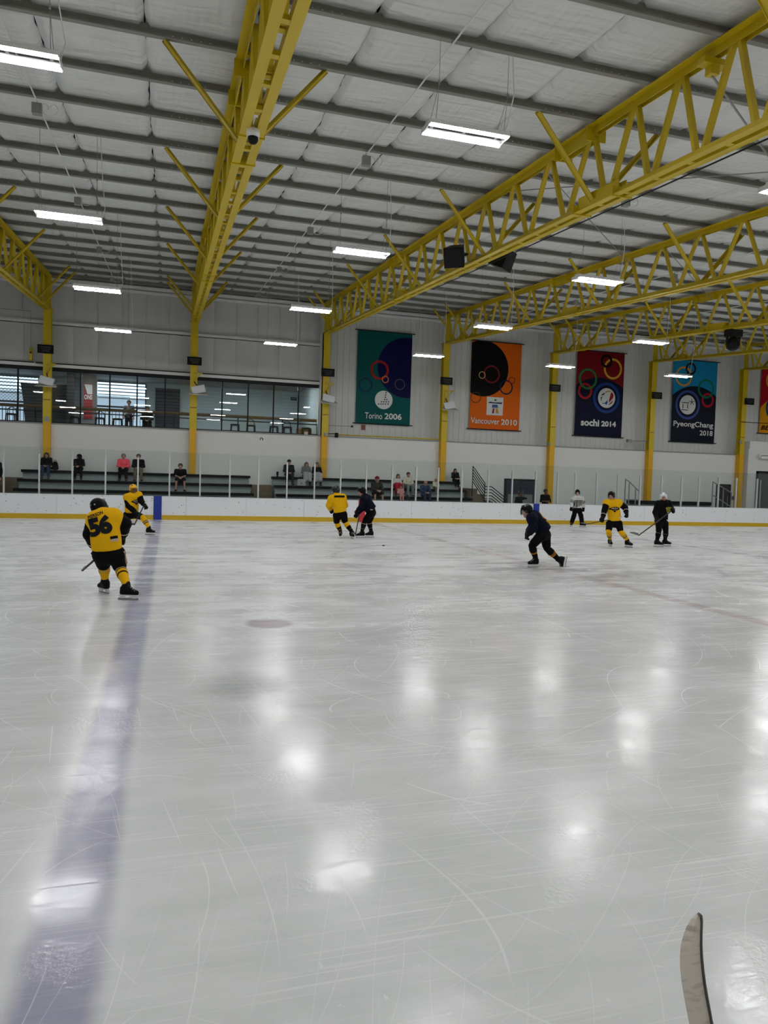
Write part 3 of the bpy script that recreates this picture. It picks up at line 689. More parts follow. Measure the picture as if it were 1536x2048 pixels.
# ================================================================== LIGHTS
TUBE = bpy.data.materials.new('led_tube'); TUBE.use_nodes = True
_b = TUBE.node_tree.nodes['Principled BSDF']; _b.inputs['Base Color'].default_value = (1, 1, 1, 1); _b.inputs['Emission Color'].default_value = (.975, .985, 1.0, 1); _b.inputs['Emission Strength'].default_value = LAMP_STRENGTH
LZ = 6.93
mb = MB(); mb.box(-.60, .60, -.05, .05, .05, .10)
for sy in (-.145, .145):
    mb.box(-.60, .60, sy-.052, sy+.052, .036, .044); mb.box(-.60, .60, sy-.056, sy-.050, -.014, .044); mb.box(-.60, .60, sy+.050, sy+.056, -.014, .044)
for x in (-.5, 0, .5): mb.box(x-.02, x+.02, -.15, .15, .044, .055)
LB = mb.mesh('housing', WHITE)
LT = []
for sy in (-.145, .145):
    mb = MB(); mb.tube([(-.6, sy, 0), (.6, sy, 0)], .033, 6); LT.append(mb.mesh('led_tube', TUBE, smooth=False))
LE = []
for sx in (-1, 1):
    mb = MB(); mb.box(min(sx*.6, sx*.612), max(sx*.6, sx*.612), -.2, .2, -.02, .06); LE.append(mb.mesh('end_cap', WHITE))
LAMPY = [28.0, 21.9, 15.9, 10.0, 4.0, -2.0]
for r, x in enumerate(LX[:8]):
    for k, y in enumerate(LAMPY):
        where = ('over the far left end' if r == 0 else 'between %s and %s trusses from left' % (ORD[r-1], ORD[r]))
        t = thing('strip_light', 'strip light %s, %s from far wall' % (where, ORD[k]), 'light', (x, y, LZ), 'hanging strip lights')
        link('housing', LB, t)
        for m_ in LT: link('led_tube', m_, t)
        for m_ in LE: link('end_cap', m_, t)
        py = min(PY, key=lambda q: abs(q-y)); top = ROOF(py)-LZ
        for sx in (-1, 1):
            mb = MB(); j = (sx*.52, py-y, top*.45)
            mb.tube([(sx*.52, -.17, .05), j], .004, 4); mb.tube([(sx*.52, .17, .05), j], .004, 4); mb.tube([j, (sx*.52, py-y, top)], .004, 4)
            mb.box(sx*.52-.012, sx*.52+.012, py-y-.012, py-y+.012, top*.45, top*.45+.06)
            link('hanger_wire', mb.mesh('hanger_wire', GREYM), t)
        mb = MB(); mb.tube([(.6, .05, .05), (.66, .02, .25), (.62, py-y, top*.5), (.58, py-y, top)], .008, 5); link('power_cord', mb.mesh('power_cord', WHITE), t)

# ---- things fixed to the trusses
p = at(493, 324, 10.2); t = thing('dome_camera', 'white dome camera under the second truss', 'camera', (T[2]+.0, 10.3, CHORD(10.3)-.2))
bx = T[2]; mb = MB(); mb.lathe((bx, 10.3, CHORD(10.3)-.10), [(.085, 0), (.095, .05), (.09, .10)], 16); part('base', mb, WHITE, t)
mb = MB(); mb.lathe((bx, 10.3, CHORD(10.3)-.19), [(.015, 0), (.05, .015), (.07, .05), (.072, .09)], 16); part('dome', mb, BLACK, t, smooth=True)
def speaker(u, v, Y, dx, lab, rz):
    z = CHORD(Y)+.15; x = T[3]+dx; t = thing('loudspeaker', lab, 'loudspeaker', (x, Y, z))
    R = Matrix.Rotation(rz, 4, 'Z') @ Matrix.Rotation(.35, 4, 'X')
    def q(a, b, c): w_ = R @ Vector((a, b, c)); return (x+w_.x, Y+w_.y, z+w_.z)
    mb = MB(); mb.v += [q(-.24, -.22, -.24), q(.24, -.22, -.24), q(.17, .24, -.2), q(-.17, .24, -.2), q(-.24, -.22, .22), q(.24, -.22, .22), q(.17, .24, .26), q(-.17, .24, .26)]
    mb.f += [(0, 3, 2, 1), (4, 5, 6, 7), (0, 1, 5, 4), (1, 2, 6, 5), (2, 3, 7, 6), (3, 0, 4, 7)]; part('cabinet', mb, BLACK, t)
    mb = MB(); mb.poly([q(-.21, -.226, -.21), q(.21, -.226, -.21), q(.21, -.226, .19), q(-.21, -.226, .19)]); part('grille', mb, mat('grille', (28, 28, 30), .9), t)
    mb = MB(); mb.bar((x, Y, z), (T[3]+(.17 if dx > 0 else -.17), Y, z+.1), .05, .05); part('bracket', mb, BLKM, t)
speaker(930, 497, 16.6, -.48, 'black loudspeaker left of the third truss', -.6); speaker(1003, 506, 16.2, .55, 'black loudspeaker right of the third truss', .7)
p = at(1467, 668, 1); Y = 22.6
for Y in np.arange(15, 30, .2):
    if at(1467, 664, Y)[0] > T[5]+.1: break
q = at(1467, 664, Y); t = thing('stage_light', 'black moving-head lamp hanging under the fifth truss', 'lamp', (q[0], Y, CHORD(Y)-.75))
zc_ = CHORD(Y)
mb = MB(); mb.box(q[0]-.27, q[0]+.27, Y-.16, Y+.16, zc_-.24, zc_-.0); part('base', mb, BLACK, t)
mb = MB(); mb.lathe((q[0], Y, zc_-.72), [(.1, 0), (.2, .06), (.24, .2), (.22, .36), (.1, .46)], 18); part('head', mb, BLACK, t, smooth=True)
mb = MB(); mb.box(q[0]-.27, q[0]-.235, Y-.05, Y+.05, zc_-.55, zc_-.2); mb.box(q[0]+.235, q[0]+.27, Y-.05, Y+.05, zc_-.55, zc_-.2); part('yoke', mb, BLACK, t)
# clamp and hanging rod on the third truss, thin cables between trusses
a = A3(*at(1428, 115, 8.6)); mb = MB(); yA = 8.55; mb.box(T[3]-.2, T[3]+.2, yA-.08, yA+.08, ROOF(yA)-.22, ROOF(yA)-.14); mb.box(T[3]-.07, T[3]+.07, yA-.06, yA+.06, ROOF(yA)-.34, ROOF(yA)-.2)
t = thing('cable_clamp', 'yellow beam clamp with grey wire rope on the third truss', 'clamp', (T[3], yA, ROOF(yA)-.34)); part('clamp', mb, YEL, t)
mb = MB(); mb.tube([(T[3], yA, ROOF(yA)-.34), (T[4]-.05, yA+4.2, ROOF(yA+4.2)-.2)], .018, 6); part('wire_rope', mb, GREYM, t)
for k, (i, ya, yb_) in enumerate(((3, 14.6, 9.4), (3, 13.2, 19.0), (4, 17.3, 22.5))):
    mb = MB(); mb.tube([(T[i], ya, ROOF(ya)-.2), (T[i+1], yb_, ROOF(yb_)-.25)], .012, 5)
    solo('sway_cable', mb, GREYM, ['thin grey sway cable from third truss rising to the right', 'thin grey sway cable from third truss running back', 'thin grey sway cable between fourth and fifth trusses'][k], 'cable')
mb = MB(); mb.tube([(T[3]+.2, 6.0, CHORD(6)-.03), (T[3]+.2, 20.0, CHORD(20)-.03)], .012, 5); solo('black_cable', mb, BLACK, 'black cable strung along the underside of the third truss', 'cable')
# ================================================================== FAR BOARDS AND GLASS
def board_material():
    m = mat('board_white', (232, 234, 238), .35); nt = m.node_tree; N = nt.nodes.new; L = nt.links.new; b = nt.nodes['Principled BSDF']
    tc = N('ShaderNodeTexCoord'); oi = N('ShaderNodeObjectInfo'); ad = N('ShaderNodeVectorMath'); ad.operation = 'ADD'
    mu = N('ShaderNodeVectorMath'); mu.operation = 'SCALE'; mu.inputs[0].default_value = (1, 0, 1); L(oi.outputs['Random'], mu.inputs['Scale'])
    mu2 = N('ShaderNodeVectorMath'); mu2.operation = 'SCALE'; mu2.inputs['Scale'].default_value = 37; L(mu.outputs[0], mu2.inputs[0]); L(tc.outputs['Object'], ad.inputs[0]); L(mu2.outputs[0], ad.inputs[1])
    v = N('ShaderNodeTexVoronoi'); v.inputs['Scale'].default_value = 6.5; L(ad.outputs[0], v.inputs['Vector'])
    r = N('ShaderNodeMapRange'); r.inputs[1].default_value = .10; r.inputs[2].default_value = .16; L(v.outputs['Distance'], r.inputs[0])
    n = N('ShaderNodeTexNoise'); n.inputs['Scale'].default_value = 1.5; L(ad.outputs[0], n.inputs['Vector'])
    r2 = N('ShaderNodeMapRange'); r2.inputs[1].default_value = .42; r2.inputs[2].default_value = .6; r2.inputs[3].default_value = 1; r2.inputs[4].default_value = 0; L(n.outputs['Fac'], r2.inputs[0])
    mx = N('ShaderNodeMath'); mx.operation = 'MAXIMUM'; L(r.outputs[0], mx.inputs[0]); L(r2.outputs[0], mx.inputs[1])
    mc = N('ShaderNodeMix'); mc.data_type = 'RGBA'; mc.inputs[6].default_value = srgb(128, 130, 132); mc.inputs[7].default_value = srgb(238, 240, 243); L(mx.outputs[0], mc.inputs[0]); L(mc.outputs[2], b.inputs['Base Color'])
    return m
BRD = board_material(); KICK = mat('kick_yellow', (206, 168, 20), .4)
HB = .95
bo = thing('rink_boards', 'white far rink boards with yellow kick strip and glass above', 'rink boards', (0, DB, 0))
PWD = 2.4
mb = MB(); mb.box(.004, PWD-.004, 0, .09, .19, HB-.015); BP = mb.mesh('board_panel', BRD)
mb = MB(); mb.box(.002, PWD-.002, -.012, .09, 0, .19); KP = mb.mesh('kick_plate', KICK)
mb = MB(); mb.box(.0, PWD, -.01, .11, HB-.015, HB); CP = mb.mesh('cap_rail', mat('cap_white', (206, 210, 212), .4))
k = 0; x = -15.7
while x < 33:
    for nm, me in (('board_panel', BP), ('kick_plate', KP), ('cap_rail', CP)): link(nm, me, bo, (x, 0, 0))
    x += PWD
mb = MB(); mb.box(-15.7, 32.3, DB+.095, DB+.1, 0, HB-.02); part('backing', mb, DARKR, bo)
def stripe(xc, hw, m): mb = MB(); mb.box(xc-hw, xc+hw, DB-.016, DB-.0125, 0.0, HB); part('line_stripe', mb, m, bo)
stripe(0, .155, mat('stripe_blue', (20, 48, 150), .4)); stripe(8.42, .15, mat('stripe_red', (190, 40, 50), .4)); stripe(16.8, .155, MATS['stripe_blue'])
posts = [-15.1+1.19*k for k in range(8)]+[-5.55, -4.33, -3.16, -1.96, -.76, .44, 1.63, 2.81, 3.97, 5.16, 6.33, 7.46, 8.6, 9.77, 10.88, 11.92, 13.05, 14.35, 15.55, 16.75, 17.89, 18.82, 19.99, 21.15]
posts += [at(u, 980, DB)[0] for u in (1281, 1324, 1364, 1399, 1438)]+[28.1, 29.4, 30.6, 31.8]
mb = MB(); mb.box(-.028, .028, -.02, .06, HB, 2.46); PO = mb.mesh('glass_post', ALU)
mb = MB(); mb.box(-.02, .02, -.02, .06, 2.2, 2.46); PO2 = mb.mesh('post_tip', BLKM)
for i, x in enumerate(posts):
    link('glass_post', PO, bo, (x, .03, 0))
    if i < len(posts)-1:
        mb = MB(); mb.box(x+.012, posts[i+1]-.012, DB+.045, DB+.057, HB, 2.72+.006*((i*7) % 5-2)); part('glass_pane', mb, GLASSR, bo)

# ================================================================== BLEACHERS
TZ = [1.10, 1.47, 1.85]; TY = [31.8, 32.6, 33.4]
PLK = mat('plank_black', (10, 11, 12), .7, spec=.2)
def bleacher(x0, x1, lab):
    b = thing('bleacher', lab, 'bleacher', ((x0+x1)/2, 32.8, 0))
    mb = MB(); mb.box(x0+.05, x1-.05, 31.05, 31.86, 0, .73); part('tier', mb, CONC, b)
    for k in range(3):
        y1 = 34.0 if k == 2 else TY[k+1]
        mb = MB(); mb.box(x0+.05, x1-.05, TY[k]+.06, min(y1+.06, 33.62), 0, TZ[k]-.03); part('tier', mb, CONC, b)
        mb = MB(); mb.box(x0, x1, TY[k]-.05, TY[k]+.22, TZ[k]-.115, TZ[k]); part('plank', mb, PLK, b)
    return b
bleacher(-5.49, 3.96, 'left three-tier bleacher with black planks between the two leftmost columns'); bleacher(4.93, 14.2, 'right three-tier bleacher with black planks around the third column')
def steps(x0, x1, lab, n=5, ztop=1.5, dx=0):
    b = thing('stairs', lab, 'stairs', ((x0+x1)/2, 32.8, 0))
    for k in range(n):
        y0 = 31.7+k*.42; mb = MB(); mb.box(x0+dx*k, x1, y0, 34.0 if k == n-1 else y0+.42, 0, ztop*(k+1)/n); part('step', mb, TANC, b)
    return b
steps(3.98, 4.91, 'tan concrete stairs between the two bleachers', ztop=1.45)
steps(-8.4, -5.52, 'tan concrete stairs at the far left of the left bleacher', ztop=1.5)
# end stairs descending to the right, beside the black railing
b = thing('stairs', 'tan concrete end stairs below the black railing', 'stairs', (15.5, 33, 0))
for k in range(5):
    mb = MB(); mb.box(14.25+.36*k, 14.25+.36*(k+1) if k else 14.62, 32.2, 34.0, 0, 1.55-.27*k); part('step', mb, TANC, b)
# right bleacher row behind the white-helmet player
a, c = at(1262, 1000, 33), at(1424, 1003, 33)
b = thing('bleacher', 'low black bench row behind the white helmet player', 'bleacher', ((a[0]+c[0])/2, 33, 0))
mb = MB(); mb.box(a[0], c[0], 33.0, 33.4, a[2]-.2, a[2]-.02); part('plank', mb, PLK, b)
mb = MB(); mb.box(a[0], c[0], 33.1, 34.0, 0, a[2]-.2); part('tier', mb, CONC, b)
# ---- railings
def rail_thing(lab, segs, m, w_=.045):
    allp = [q for s in segs for q in s]
    zb = min(q[2] for q in allp)
    t = thing('railing', lab, 'railing', (np.mean([q[0] for q in allp]), np.mean([q[1] for q in allp]), zb))
    for s in segs:
        mb = MB(); mb.tube(s, w_/2, 8)
        part('rail_bar', mb, m, t)
    return t
RYY = 32.15
def c6(x, y, Y=RYY): return tuple(at(740+x/5.12, 890+y/5.12, Y))
segs = [[c6(1055, 215), (c6(1055, 215)[0], RYY, 1.2)], [c6(1177, 388), (c6(1177, 388)[0], RYY, 0.0)]]
for k in range(6): segs.append([c6(1055, 218+32*k), c6(1177, 392+34*k)])
zz = c6(1055, 215)[2]
for k in range(6): segs.append([c6(1180, 425+31*k), c6(1245, 427+31*k), c6(1375, 532+31*k)])
segs.append([c6(1375, 532), (c6(1375, 532)[0], RYY, 0.0)])
rail_thing('black stair railing beside the end of the right bleacher', segs, BLKM)
def c4(x, y, Y): return tuple(at(1030+x/4.452, 640+y/4.452, Y))
segs = [[c4(985, 1418, 32.4), (c4(985, 1418, 32.4)[0], 32.4, 0)], [c4(1018, 1450, 32.4), (c4(1018, 1450, 32.4)[0], 32.4, 0)], [c4(1075, 1500, 32.4), (c4(1075, 1500, 32.4)[0], 32.4, 0)],
        [c4(985, 1418, 32.4), c4(1018, 1440, 32.4), c4(1112, 1532, 32.4)], [c4(985, 1600, 32.4), c4(1112, 1600, 32.4)], [c4(1112, 1532, 32.4), (c4(1112, 1532, 32.4)[0], 32.4, 0)]]
rail_thing('grey stair railing left of the low bench row', segs, GREYM, .06)
def c5(x, y, Y): return tuple(at(1260+x/4.267, 640+y/4.267, Y))
segs = [[c5(708, 1382, 32.6), (c5(708, 1382, 32.6)[0], 32.6, 0)], [c5(708, 1382, 32.6), c5(740, 1400, 32.6), c5(865, 1475, 32.6)], [c5(700, 1490, 32.6), c5(862, 1595, 32.6)], [c5(798, 1440, 32.6), (c5(798, 1440, 32.6)[0], 32.6, 0)], [c5(865, 1475, 32.6), (c5(865, 1475, 32.6)[0], 32.6, 0)]]
rail_thing('grey stair railing in front of the dark doorway near the seventh column', segs, GREYM, .06)
# ---- doors in the far wall
def wall_door(u0, v0, u1, lab, n, Y=34.0, leaf=None, leaves=1, glassy=False):
    a, b_ = at(u0, v0, Y), at(u1, v0, Y); x0, x1, z = a[0], b_[0], a[2]
    mb = MB(); mb.box(x0, x0+.09, Y-.06, Y+.02, 0, z); mb.box(x1-.09, x1, Y-.06, Y+.02, 0, z); mb.box(x0, x1, Y-.06, Y+.02, z-.09, z)
    d = struct('door_%d' % n, mb, BLKM, lab)
    for k in range(leaves):
        xa = x0+.09+(x1-x0-.18)*k/leaves; xb_ = x0+.09+(x1-x0-.18)*(k+1)/leaves
        mb = MB(); mb.box(xa+.01, xb_-.01, Y-.03, Y+.01, .02, z-.1); l = part('leaf', mb, leaf or NAVYD, d)
        if glassy: mb = MB(); mb.box(xa+.12, xb_-.12, Y-.036, Y-.03, .25, z*.62); part('panel', mb, mat('door_panel', (120, 124, 124), .5), l)
        mb = MB(); mb.tube([(xb_-.12 if k == 0 else xa+.12, Y-.06, .9), (xb_-.12 if k == 0 else xa+.12, Y-.06, 1.5)], .015, 6); part('handle', mb, GREYM, l)
    return d
wall_door(1009, 957, 1073, 'black framed double door behind the boards right of the black railing', 1, leaves=2, glassy=True)
wall_door(1433, 968, 1461, 'dark doorway left of the seventh yellow column', 2, leaf=mat('door_black', (14, 16, 16), .6))
a, b_ = at(1513, 942, 33.6), at(1560, 944, 33.6)
d = wall_door(1513, 942, 1575, 'dark slatted roller door in the white block at the right edge', 3, Y=33.58, leaf=mat('door_slate', (58, 62, 68), .5))
for k in range(14):
    mb = MB(); mb.box(a[0]+.1, at(1570, 944, 33.58)[0]-.1, 33.535, 33.55, .2+.17*k, .33+.17*k); part('slat', mb, MATS['door_slate'], d)
p = at(1519, 985, 33.5); mb = MB(); mb.tube([(p[0], 33.45, .6), (p[0], 33.45, at(1519, 960, 33.45)[2])], .03, 8); part('pole', mb, ALU, d)
# ---- small wall fittings
def wallbox(name, u, v, w_, h_, Y, m, lab, cat, dep=.06):
    p = at(u, v, Y); mb = MB(); mb.box(p[0]-w_/2, p[0]+w_/2, Y-dep, Y, p[2]-h_/2, p[2]+h_/2)
    mb.box(p[0]-w_*.35, p[0]+w_*.35, Y-dep-.015, Y-dep, p[2]-h_*.3, p[2]+h_*.3)
    return solo(name, mb, m, lab, cat)
wallbox('pull_station', 726, 855, .2, .24, WALL_Y, mat('box_red', (120, 70, 60), .6), 'small reddish box under the teal banner', 'box')
wallbox('junction_plate', 651, 869, .14, .18, 33.7, GREYM, 'small grey plate low on the third yellow column', 'plate')
wallbox('junction_plate', 94, 838, .16, .2, 33.7, GREYM, 'small grey plate low on the leftmost yellow column', 'plate')
wallbox('junction_plate', 1097.5, 888, .12, .16, 33.7, GREYM, 'small grey plate low on the fifth yellow column', 'plate')
wallbox('junction_plate', 1480, 884, .16, .2, 33.7, GREYM, 'small grey plate low on the seventh yellow column', 'plate')
wallbox('wall_box', 1463, 996, .35, .2, 34.02, mat('box_slate', (60, 70, 84), .5), 'small slate box beside the dark doorway', 'box')
s_ = wallbox('icon_sign', 523, 879, .24, .24, 34.02, WHITE, 'small white sign with dark icon under the windows', 'sign', .02)
p = at(523, 879, 33.97); mb = MB(); mb.tube([(p[0]-.05, 33.98, p[2]-.04), (p[0]-.06, 33.98, p[2]+.05), (p[0], 33.98, p[2]+.08), (p[0]+.06, 33.98, p[2]+.05), (p[0]+.05, 33.98, p[2]-.04)], .02, 6); part('icon', mb, BLKM, s_)
s_ = wallbox('sticker', 612, 868.5, .17, .24, 34.33, mat('sticker_pink', (220, 190, 180), .5), 'small pale sticker at the bottom of the last pane', 'sticker', .01)
p = at(668, 851, 34.2); q = at(704, 853, 34.2); t = thing('wall_rod', 'thin horizontal rod with black end beside the third column', 'rod', (p[0], 34.2, p[2]))
mb = MB(); mb.tube([(T[3]+.15, 34.2, p[2]), (q[0], 34.2, p[2])], .018, 6); part('rod', mb, GREYM, t)
mb = MB(); mb.lathe((q[0], 34.16, p[2]), [(.05, 0), (.05, .1)], 10, 'y'); part('knob', mb, BLKM, t)
p = at(666, 868, 33.9); t = thing('camera_mount', 'small black camera bracket right of the third column', 'camera', (p[0], 33.9, p[2]-.1))
mb = MB(); mb.bar((T[3]+.15, 33.9, p[2]), (p[0]+.1, 33.9, p[2]+.02), .03, .04); part('arm', mb, BLKM, t)
mb = MB(); mb.box(p[0]+.1, p[0]+.24, 33.8, 33.98, p[2]-.16, p[2]+.06); part('body', mb, BLACK, t)
p = at(1270, 882, 33.9); mb = MB(); mb.tube([(p[0]-.4, 33.95, p[2]), (T[6], 33.85, p[2]+.02)], .03, 6); mb.box(p[0]-.45, p[0]-.2, 33.85, 34.05, p[2]-.08, p[2]+.08); solo('pipe_bracket', mb, GREYM, 'grey pipe bracket left of the sixth column above the ledge', 'pipe')
p = at(1484, 845, 33.9); mb = MB(); mb.tube([(T[7]-.2, 33.64, p[2]), (T[7]+.2, 33.64, p[2]), (X1, 33.5, p[2]+.08)], .022, 6); solo('strap_cable', mb, BLKM, 'thin dark cable strapped around the seventh column', 'cable')
p = at(1518, 913, 33.5); t = thing('wall_lamp', 'white tubular lamp on the block at the right edge', 'lamp', (p[0], 33.45, p[2]-.15))
mb = MB(); mb.tube([(p[0], 33.4, p[2]-.1), (p[0]-.06, 33.4, p[2]), (p[0], 33.4, p[2]+.12), (p[0]+1.2, 33.4, p[2]+.12)], .05, 8); part('tube', mb, WHITE, t, smooth=True)
mb = MB(); mb.box(p[0]+.1, p[0]+1.2, 33.42, 33.6, p[2]-.12, p[2]+.02); part('body', mb, WHITE, t)

# ================================================================== BANNERS
BY = 34.36
def banner(crop, corners, base, lab, art):
    x0c, y0c, sc = crop
    P = lambda x, y: at(x0c+x/sc, y0c+y/sc, BY)
    tl, tr, bl, br = [P(*q) for q in corners]
    xa, xb_ = (tl[0]+bl[0])/2, (tr[0]+br[0])/2; zt, zb = (tl[2]+tr[2])/2, (bl[2]+br[2])/2
    t = thing('banner', lab, 'banner', ((xa+xb_)/2, BY, zb))
    mb = MB(); n = 24
    wv = lambda i: .012*math.sin(i*1.3)+.006*math.sin(i*2.9)
    outline = [(xa+(xb_-xa)*i/n, BY+.012+wv(i)*.0, zb) for i in range(n+1)]
    mb.prism([(xa, BY+.004, zb), (xb_, BY+.004, zb), (xb_, BY+.004, zt), (xa, BY+.004, zt)], (0, .01, 0)); cloth = part('cloth', mb, base, t)
    for z in (zt, zb):
        mb = MB(); mb.tube([(xa-.14, BY+.0, z), (xb_+.14, BY+.0, z)], .025, 8); part('rod', mb, BLKM, t)
        for xs in (xa-.05, xb_+.05): mb = MB(); mb.bar((xs, BY, z), (xs, WALL_Y+.01, z+.02), .03, .03); part('bracket', mb, BLKM, t)
    lay = [0]
    def off(): lay[0] += 1; return BY+.003-.0022*lay[0]
    def disc(cx, cy, ry, m, name='disc'):
        c = P(cx, cy); r = abs(P(cx, cy+ry)[2]-c[2]); y = off()
        pts = [(c[0]+r*math.cos(a), c[2]+r*math.sin(a)) for a in [2*PI*k/72 for k in range(72)]]
        pts = clip_poly(pts, xa, xb_, zb, zt); mb = MB(); mb.poly([(p[0], y, p[1]) for p in pts]); part(name, mb, m, t)
    def ring(cx, cy, ry, th, m, a0=0, a1=360, nm='ring'):
        c = P(cx, cy); r = abs(P(cx, cy+ry)[2]-c[2]); w_ = r*th/ry; y = off(); mb = MB(); n = 56
        for k in range(n):
            b0 = math.radians(a0+(a1-a0)*k/n); b1 = math.radians(a0+(a1-a0)*(k+1)/n)
            q = [(c[0]+rr*math.cos(b), c[2]+rr*math.sin(b)) for rr, b in ((r, b0), (r, b1), (r-w_, b1), (r-w_, b0))]
            q = clip_poly(q, xa, xb_, zb, zt)
            if len(q) > 2: mb.poly([(p[0], y, p[1]) for p in q][::-1])
        part(nm, mb, m, t)
    def shape(pts, m, nm='emblem'):
        y = off(); mb = MB(); mb.poly([(P(*q)[0], y, P(*q)[2]) for q in pts]); part(nm, mb, m, t)
    def text(s, x0, x1, yb0, yb1, h, bold=0, m=None, shear=0, sp=1.0):
        y = off(); a, b_ = P(x0, yb0), P(x1, yb1); z = (a[2]+b_[2])/2; hh = abs(P(x0, yb0-h)[2]-a[2])
        mb = MB(); put_text(mb, s, (a[0], y, z), (b_[0], y, z), (0, 0, 1), height=hh, bold=bold, shear=shear, spacing=sp); part('lettering', mb, m, t)
    art(disc, ring, shape, text)
    return t
def M(n, c, r=.5): return mat('banner_'+n, c, r, spec=.12)
TXT = M('white', (214, 216, 212))
def art1(disc, ring, shape, text):
    disc(1050, 820, 515, M('navy', (6, 8, 64))); ring(350, 1110, 125, 26, M('deepblue', (8, 44, 82))); ring(590, 855, 168, 42, M('red', (150, 34, 36)))
    ring(688, 1015, 62, 15, M('peach', (214, 130, 84))); ring(935, 1100, 92, 11, M('grey', (92, 92, 88))); disc(660, 1365, 158, TXT)
    N_ = M('ink', (44, 58, 84))
    for r, row in enumerate(((735, 690, 650, 610, 570), (740, 700, 660, 622), (710, 672), (685,), (690,), (698,))):
        for x in row:
            y = 1435-38*r; shape([(x-15, y), (x, y+14), (x+15, y-2), (x+2, y-15)], N_)
    text('Torino', 335, 630, 1680, 1690, 108, .008, TXT); text('2006', 668, 960, 1692, 1700, 100, .025, TXT)
banner((690, 640, 8.533), ((220, 165), (1150, 240), (185, 1755), (1105, 1805)), M('teal', (0, 80, 78)), 'teal banner reading Torino 2006 with a navy disc', art1)
def art2(disc, ring, shape, text):
    disc(430, 715, 522, M('black', (4, 4, 5))); ring(590, 825, 168, 30, M('maroon', (122, 28, 40))); ring(412, 838, 68, 13, M('tan', (196, 172, 120)))
    ring(858, 1068, 138, 26, M('inkblue', (34, 32, 60))); ring(967, 938, 66, 15, M('brick', (140, 38, 22))); ring(292, 1255, 104, 14, M('olive', (60, 52, 30)))
    shape([(500, 1242), (487, 1580), (790, 1595), (808, 1262)], TXT, 'patch')
    shape([(640, 1288), (638, 1322), (675, 1324), (678, 1288)], M('green', (92, 110, 40))); shape([(545, 1335), (525, 1360), (778, 1378), (780, 1350), (640, 1350)], M('darkblue', (26, 34, 78)))
    shape([(597, 1388), (594, 1446), (708, 1450), (695, 1390)], M('midblue', (74, 92, 150))); shape([(612, 1458), (588, 1550), (630, 1552), (638, 1458)], M('darkred', (140, 30, 34))); shape([(660, 1460), (664, 1553), (720, 1556), (700, 1462)], M('gold', (196, 150, 60)))
    text('Vancouver', 195, 728, 1735, 1752, 112, .01, TXT); text('2010', 758, 1055, 1765, 1775, 105, .025, TXT)
banner((920, 660, 9.307), ((238, 190), (1168, 262), (158, 1828), (1080, 1885)), M('orange', (214, 96, 12)), 'orange banner reading Vancouver 2010 with a black disc', art2)
def art3(disc, ring, shape, text):
    nv = M('night', (12, 16, 42)); disc(650, 1620, 880, nv); y0 = 1300
    shape([(215, 1300), (172, 1868), (1092, 1898), (1118, 1320)], nv, 'field')
    ring(935, 565, 205, 42, M('yellow', (206, 156, 46))); ring(810, 410, 132, 52, M('ringblack', (26, 8, 16))); ring(935, 565, 205, 42, MATS['banner_yellow'], 122, 160)
    ring(390, 995, 160, 45, M('ringred', (170, 30, 34))); ring(445, 760, 205, 42, M('ringgreen', (44, 112, 60)))
    ring(805, 1130, 300, 56, M('ringblue', (32, 62, 128))); disc(808, 1133, 193, TXT)
    rd = M('embred', (150, 28, 34)); bl = M('embblue', (30, 66, 140)); ik = MATS['banner_ink']; gd = M('embgold', (176, 150, 60))
    shape([(905, 1015), (880, 1075), (860, 1150), (850, 1230), (885, 1190), (930, 1140), (945, 1080), (930, 1040)], rd); shape([(705, 1225), (770, 1230), (815, 1185), (825, 1160), (826, 1225), (800, 1268), (780, 1245), (735, 1240)], bl)
    shape([(775, 1015), (830, 988), (900, 1000), (905, 1012), (840, 1010), (790, 1030)], gd); shape([(695, 1080), (740, 1040), (785, 1030), (745, 1078)], ik); shape([(690, 1120), (740, 1092), (712, 1130), (705, 1165), (716, 1200), (692, 1170)], ik); shape([(835, 1270), (880, 1225), (930, 1170), (915, 1225), (870, 1262)], rd)
    text('sochi', 300, 658, 1665, 1678, 132, .04, TXT, sp=1.02); text('2014', 698, 985, 1682, 1690, 100, .04, TXT)
banner((1130, 680, 9.753), ((258, 215), (1172, 235), (172, 1868), (1095, 1900)), M('crimson', (112, 8, 20)), 'crimson and navy banner reading sochi 2014', art3)
def art4(disc, ring, shape, text):
    nv = M('slate', (18, 24, 36)); disc(690, 1560, 815, nv); shape([(275, 1330), (218, 1872), (1102, 1912), (1132, 1350)], nv, 'field')
    ring(490, 540, 205, 40, M('ringorange', (196, 138, 60))); ring(632, 385, 128, 42, M('ringdark', (14, 14, 22))); ring(975, 1030, 150, 46, M('ringrose', (176, 26, 48))); ring(940, 795, 200, 42, M('ringforest', (20, 110, 74)))
    ring(565, 1125, 300, 50, M('ringindigo', (62, 80, 146))); disc(562, 1123, 197, TXT); ik = M('embink', (36, 38, 44))
    shape([(440, 1070), (440, 1084), (590, 1094), (590, 1078)], ik); shape([(432, 1214), (432, 1230), (572, 1238), (572, 1224)], ik); shape([(458, 1105), (456, 1195), (472, 1195), (474, 1105)], ik); shape([(552, 1108), (550, 1200), (566, 1200), (568, 1108)], ik)
    for a in (90, 18, 162, -54, 234):
        c, s_ = math.cos(math.radians(a)), -math.sin(math.radians(a)); x, y = 645, 1068
        shape([(x-6*s_, y+6*c), (x+6*s_, y-6*c), (x+58*c+6*s_, y+66*s_-6*c), (x+58*c-6*s_, y+66*s_+6*c)], ik)
    text('PyeongChang', 265, 1078, 1560, 1585, 108, .018, TXT); text('2018', 800, 1066, 1748, 1758, 104, .018, TXT)
